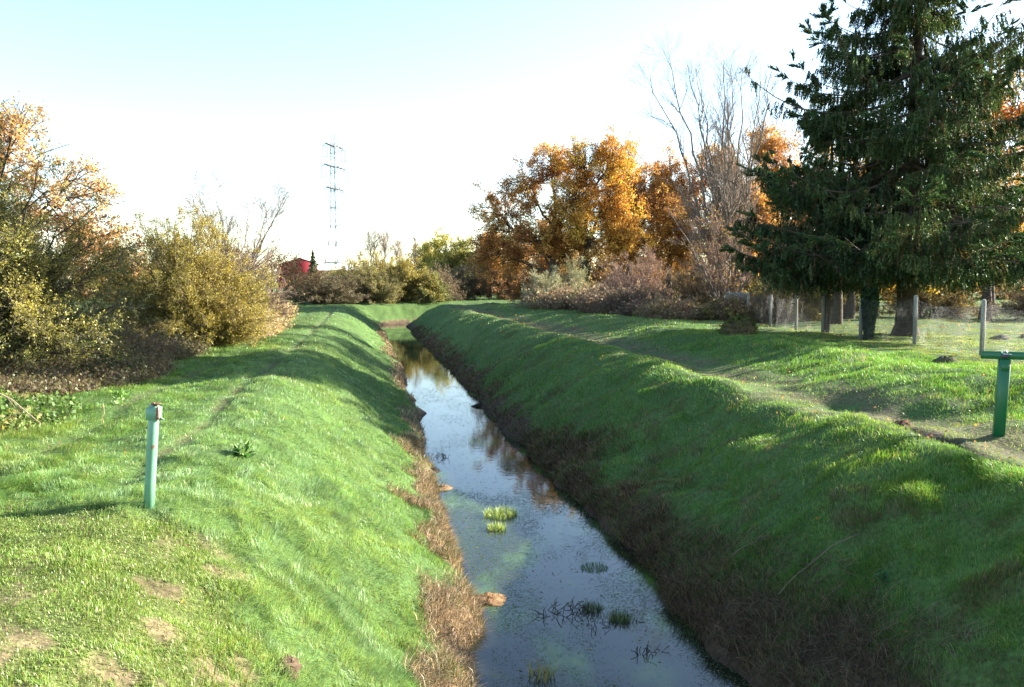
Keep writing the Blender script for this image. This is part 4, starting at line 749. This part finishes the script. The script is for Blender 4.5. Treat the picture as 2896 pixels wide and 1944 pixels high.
for (z, la) in ((28.6, 4.6), (34.7, 5.6), (40.4, 4.8)):
    for sg in (-1, 1):
        d_ = np.array([math.sin(math.radians(-19)+0)*1., -math.cos(math.radians(-19)), 0])*sg; d_ = np.array([d_[0]*math.cos(yaw)-d_[1]*math.sin(yaw), d_[0]*math.sin(yaw)+d_[1]*math.cos(yaw), 0]); n_ = np.array([-d_[1], d_[0], 0])
        g = Geo(); tip = d_*la+np.array([0, 0, z])
        for q in (-1, 1):
            a_ = n_*q*.7+np.array([0, 0, z]); b_ = n_*q*.7+np.array([0, 0, z+1.5]); g.bar(a_, tip, pr*1.5, 4, (.08,.08,.09)); g.bar(b_, tip, pr*.7, 4, pc)
            for f in (.25, .5, .75): g.bar(a_*(1-f)+tip*f, b_*(1-f)+tip*f, pr*.5, 3, pc); g.bar(a_*(1-f)+tip*f, (n_*-q*.7+np.array([0, 0, z]))*(1-f)+tip*f, pr*.5, 3, pc)
        g.build('cross_arm', M['plain'], t)
        w3 = np.array([math.cos(yaw), math.sin(yaw), 0])*.62; g = Geo(); top = tip-np.array([0, 0, .5]); g.bar(tip, top, .05, 4, pc); g.bar(top-w3, top+w3, .09, 4, (.3, .3, .32)); g.bar(tip, top-w3, .05, 4, pc); g.bar(tip, top+w3, .05, 4, pc)
        for q in (-1, 1):
            zz = np.linspace(0, -3.1, 15); P_ = np.array([[top+w3*q+np.array([0, 0, v]) for v in zz]]); R_ = np.where(np.arange(15) % 2, .13, .05)[None]; g.tubes(P_, R_, 6, (.12, .2, .26)); g.lathe([(0, -.22), (.22, 0), (0, .22)], 6, (.25, .26, .3), tuple(P_[0, -1]))
        g.bar(top-w3-np.array([0, 0, 3.1]), top+w3-np.array([0, 0, 3.1]), .06, 4, (.3, .3, .32)); g.build('insulator', M['plain'], t)
# plants growing in the water
def tuft(name, label, x, y, n, h, r, cols, z=WZ-.02, lean_=.5, wd=.007, cat='reeds', group=None, parentless=True):
    g = Geo(); a = rand(0, 6.28, n); q = r*np.sqrt(rng.random(n)); X = np.cos(a)*q; Y = np.sin(a)*q
    blades(g, X, Y, np.zeros(n), h*rand(.4, 1.1, n), wd, pick(cols, n), (0, 0), lean_, 1.1); o = g.build(name, M['grass'], None, False, (x, y, z)); return tag(o, label, cat, group)
GR = [(.14, .24, .06), (.26, .34, .10), (.40, .40, .18)]
tuft('grass_tuft', 'larger yellow-green grass tuft growing in mid-stream', .22-.42, 13.7, 520, .20, .30, GR)
tuft('grass_tuft', 'smaller yellow-green grass tuft just in front of the larger one', -.25, 12.9, 260, .17, .16, GR)
tuft('grass_tuft', 'faint low green tuft right of centre in the near stream', 1.15, 11.1, 420, .08, .20, [(.07, .15, .04)])
tuft('grass_tuft', 'dark green tuft near the clump of black reeds', .98, 9.65, 160, .16, .12, [(.05, .09, .03), (.10, .14, .05)])
tuft('grass_tuft', 'dark green tuft at the right end of the black reeds', 1.28, 9.35, 200, .17, .13, [(.05, .09, .03), (.16, .2, .08)])
tuft('grass_tuft', 'straw-coloured tuft at the bottom edge of the photo in the water', .30, 7.95, 90, .22, .14, [(.35, .28, .12), (.15, .2, .06)], wd=.009)
def reeds(label, x, y, n, h, r, group='broken reeds in the water'):
    a = rand(0, 6.28, n); q = r*np.sqrt(rng.random(n)); s = np.c_[np.cos(a)*q*1.8, np.sin(a)*q, np.full(n, -.03)]; e_ = s+np.c_[rng.normal(0, .6, n)*h, rng.normal(0, .5, n)*h, rand(.3, 1, n)*h]; m = s*.5+e_*.5+np.array([0, 0, .5])*h*rand(.2, 1, (n, 1))
    g = Geo(); g.tubes(bez(s, m, e_, 5, .03), np.full((n, 5), .004), 4, pick([(.03, .025, .018), (.06, .05, .03)], n)); o = g.build('broken_reeds', M['twig'], None, False, (x, y, WZ)); return tag(o, label, 'reeds', group)
reeds('black bent reeds standing in the near stream left of the tufts', .62, 9.55, 34, .16, .2); reeds('dark stubble of reeds between the two near tufts', 1.12, 9.3, 30, .10, .22); reeds('dark broken reeds by the left edge in the middle stream', -1.75, 18.3, 34, .16, .16)
reeds('small dark sprig of reeds low on the right of the near stream', 1.45, 8.5, 16, .12, .08)
def clod(label, x, y, r, h, col, z=None, name='mud_clump', cat='mud'):
    K = 18; V = []; z = surf(x, y) if z is None else z
    for l, (rr_, zz) in enumerate([(0, h), (.45*r, h*.9), (.8*r, h*.5), (r, 0), (r*1.02, -.08)]):
        for k in range(K): a = k*2*np.pi/K; f = .75+.5*rng.random(); V.append((rr_*f*math.cos(a), rr_*f*math.sin(a), zz*(.7+.5*rng.random()) if zz > 0 else zz))
    g = Geo(); g.add(V, [(l*K+k, (l+1)*K+k, (l+1)*K+(k+1) % K, l*K+(k+1) % K) for l in range(4) for k in range(K)], col)
    n = int(90*r/.2); a = rand(0, 6.28, n); q = rand(0, r, n); blades(g, np.cos(a)*q, np.sin(a)*q, h*(1-(q/r)**2)*.7, rand(.03, .1, n), .008, pick([np.array(col)*1.4, np.array(col)*2.2], n), (0, 0), .9)
    o = g.build(name, M['soil'], None, False, (x, y, z)); return tag(o, label, cat)
clod('orange-brown clump of mud and straw jutting from the left edge into the near stream', -.30, 9.95, .22, .05, (.20, .12, .06), .01)
clod('small brown clump jutting from the left edge beside the mid-stream tufts', -1.38, 15.5, .22, .05, (.17, .11, .06), .01)
clod('dark mud lump in the far stream by the right edge', -1.0, 26.0, .32, .08, (.03, .022, .016), .01)
clod('dark mud lump in the stream by the left edge below the shaded bank', -1.75, 17.0, .24, .06, (.03, .022, .016), .01)
clod('fresh brown molehill on the grass beside the near path', 6.0, 12.35, .16, .09, (.11, .06, .04), name='molehill', cat='molehill')
clod('dark grass-topped mound between the path and the wire fence', 10.0, 18.6, .3, .17, (.08, .075, .035), name='earth_mound', cat='mound')
clod('dug-up earth clod at the edge of the short grass in the left foreground', -1.35, 4.75, .11, .04, (.07, .05, .032), cat='soil')
clod('crumbled earth patch between short and long grass below the green post', -1.75, 5.95, .13, .035, (.08, .055, .035), cat='soil')
def weed(label, x, y, n, h, sz, cols):
    a = rand(0, 6.28, n); C = np.c_[np.cos(a)*rand(0, h*.8, n), np.sin(a)*rand(0, h*.8, n), rand(.2, 1, n)*h]; g = Geo(); D = unit(C*np.array([1, 1, .7])); g.leaves(C, rand(.7, 1.2, n)*sz, pick(cols, n), .4, D=D*1.5)
    o = g.build('broad_leaved_weed', M['leaf'], None, False, (x, y, surf(x, y))); return tag(o, label, 'weed')
weed('dock plant with broad dark leaves in the long grass right of the green post', -3.35, 9.95, 46, .17, .15, [(.05, .12, .03), (.14, .24, .08), (.2, .3, .15)])
weed('leafy green nettles at the edge of the left shrubs', -6.6, 13.6, 60, .24, .10, [(.12, .24, .05), (.22, .34, .10)])
weed('lobed green weed low on the shaded right slope', 3.75, 8.0, 16, .08, .10, [(.05, .13, .05)])
def stalks(name, label, cat, x, y, n, h, sp, col, r=.004, k=0.35):
    s = np.c_[rng.normal(0, sp, n), rng.normal(0, sp*.5, n), np.full(n, -.03)]; e_ = s+np.c_[rng.normal(0, k*.4, n)*h, rng.normal(0, k*.3, n)*h, rand(.6, 1, n)*h]
    g = Geo(); g.tubes(bez(s, s*.5+e_*.5, e_, 6, .03), taper(np.full(n, r), np.full(n, r*.6), 6), 4, pick(col, n)); o = g.build(name, M['twig'], None, False, (x, y, surf(x, y))); return tag(o, label, cat)
stalks('dead_stalks', 'pale dead stalks standing in the grass below the wire fence', 'stalks', 7.75, 18.1, 9, .42, .2, TAN, .007)
stalks('dead_stalks', 'single dead stick standing up in the grass beyond the green post', 'stalks', -6.15, 12.2, 1, .42, .03, TAN, .007, .1)
stalks('dead_stalks', 'pale snapped reed stalks at the bottom edge beside the water', 'stalks', -.12, 7.9, 7, .30, .15, TAN, .009, 1.2)
# bare arching branches at the left edge
t = thing('fallen_branch', 'long bare branch arching down from the left edge over the grass', 'branch', (-8.0, 10.8, surf(-8.0, 10.8)))
s = np.array([[-1.2, 0, 1.35], [-1.0, .2, 1.1], [-.9, 0, .9]]); e_ = np.array([[1.5, .3, .12], [1.0, .1, .15], [.5, .2, .05]]); m = np.array([[.6, .2, 1.15], [.2, .1, .9], [.0, .1, .7]])
P9 = bez(s, m, e_, 12, .006); g = Geo(); R9 = taper([.016, .011, .009], [.004, .003, .003], 12); g.tubes(P9, R9, 6, (.36, .26, .19)); P8, R8 = spawn(P9, R9, 6, .3, 1, .3, .8, .2, .5, 5, -.1); g.tubes(P8, R8, 4, (.33, .24, .17)); g.build('bare_branch', M['twig'], t, True)
t = thing('fallen_branch', 'thin bent branch poking out of the golden willow onto the bank', 'branch', (-9.6, 25.6, surf(-9.6, 25.6)))
P9 = bez(np.array([[0, 0, .1]]), np.array([[.9, .1, 1.1]]), np.array([[2.3, .3, .75]]), 10, .01); R9 = taper([.025], [.005], 10); g = Geo(); g.tubes(P9, R9, 6, (.10, .07, .05)); P8, R8 = spawn(P9, R9, 7, .3, 1, .3, .9, .2, .5, 5, .1); g.tubes(P8, R8, 4, (.13, .09, .06)); g.build('bare_branch', M['twig'], t)
# twigs lying on the right-hand foreshore
for k, (x, y, a_, L_, lb) in enumerate([(2.9, 8.6, .1, .9, 'longest dead twig lying across the shaded right foreshore'), (2.6, 9.6, -.3, .5, 'short dead twig lying above the right water edge')]):
    P9 = np.array([[(f*L_*math.cos(a_), f*L_*math.sin(a_), float(height(x+f*L_*math.cos(a_), y+f*L_*math.sin(a_)))-surf(x, y)+.05+.02*math.sin(f*7)) for f in np.linspace(0, 1, 9)]]); g = Geo(); R9 = taper([.009], [.003], 9); g.tubes(P9, R9, 5, (.22, .16, .12)); P8, R8 = spawn(P9, R9, 5, .2, .9, .4, .9, .1, .25, 4, .1); g.tubes(P8, R8, 3, (.2, .15, .11))
    tag(g.build('dead_twig', M['twig'], None, True, (x, y, surf(x, y))), lb, 'twig')
# crumpled litter
g = Geo(); V = [(rng.normal(0, .035), rng.normal(0, .03), rand(0, .05)) for _ in range(12)]; g.add(V, [(0, 1, 2), (2, 3, 4), (4, 5, 6), (6, 7, 8), (8, 9, 10), (10, 11, 0), (1, 5, 9), (3, 7, 11)], (.75, .74, .72))
tag(g.build('crumpled_litter', M['plain'], None, False, (-1.12, 4.95, surf(-1.12, 4.95)+.03)), 'crumpled white scrap of litter in the grass at the bottom left', 'litter')
# rubble in the garden
for k, (x, y, r, lb) in enumerate([(16.0, 26.5, .28, 'pale lump of rubble on the garden lawn, left one'), (17.2, 26.8, .34, 'pale lump of rubble on the garden lawn, right one')]): clod(lb, x, y, r, .13, (.17, .14, .115), name='rubble', cat='rubble')
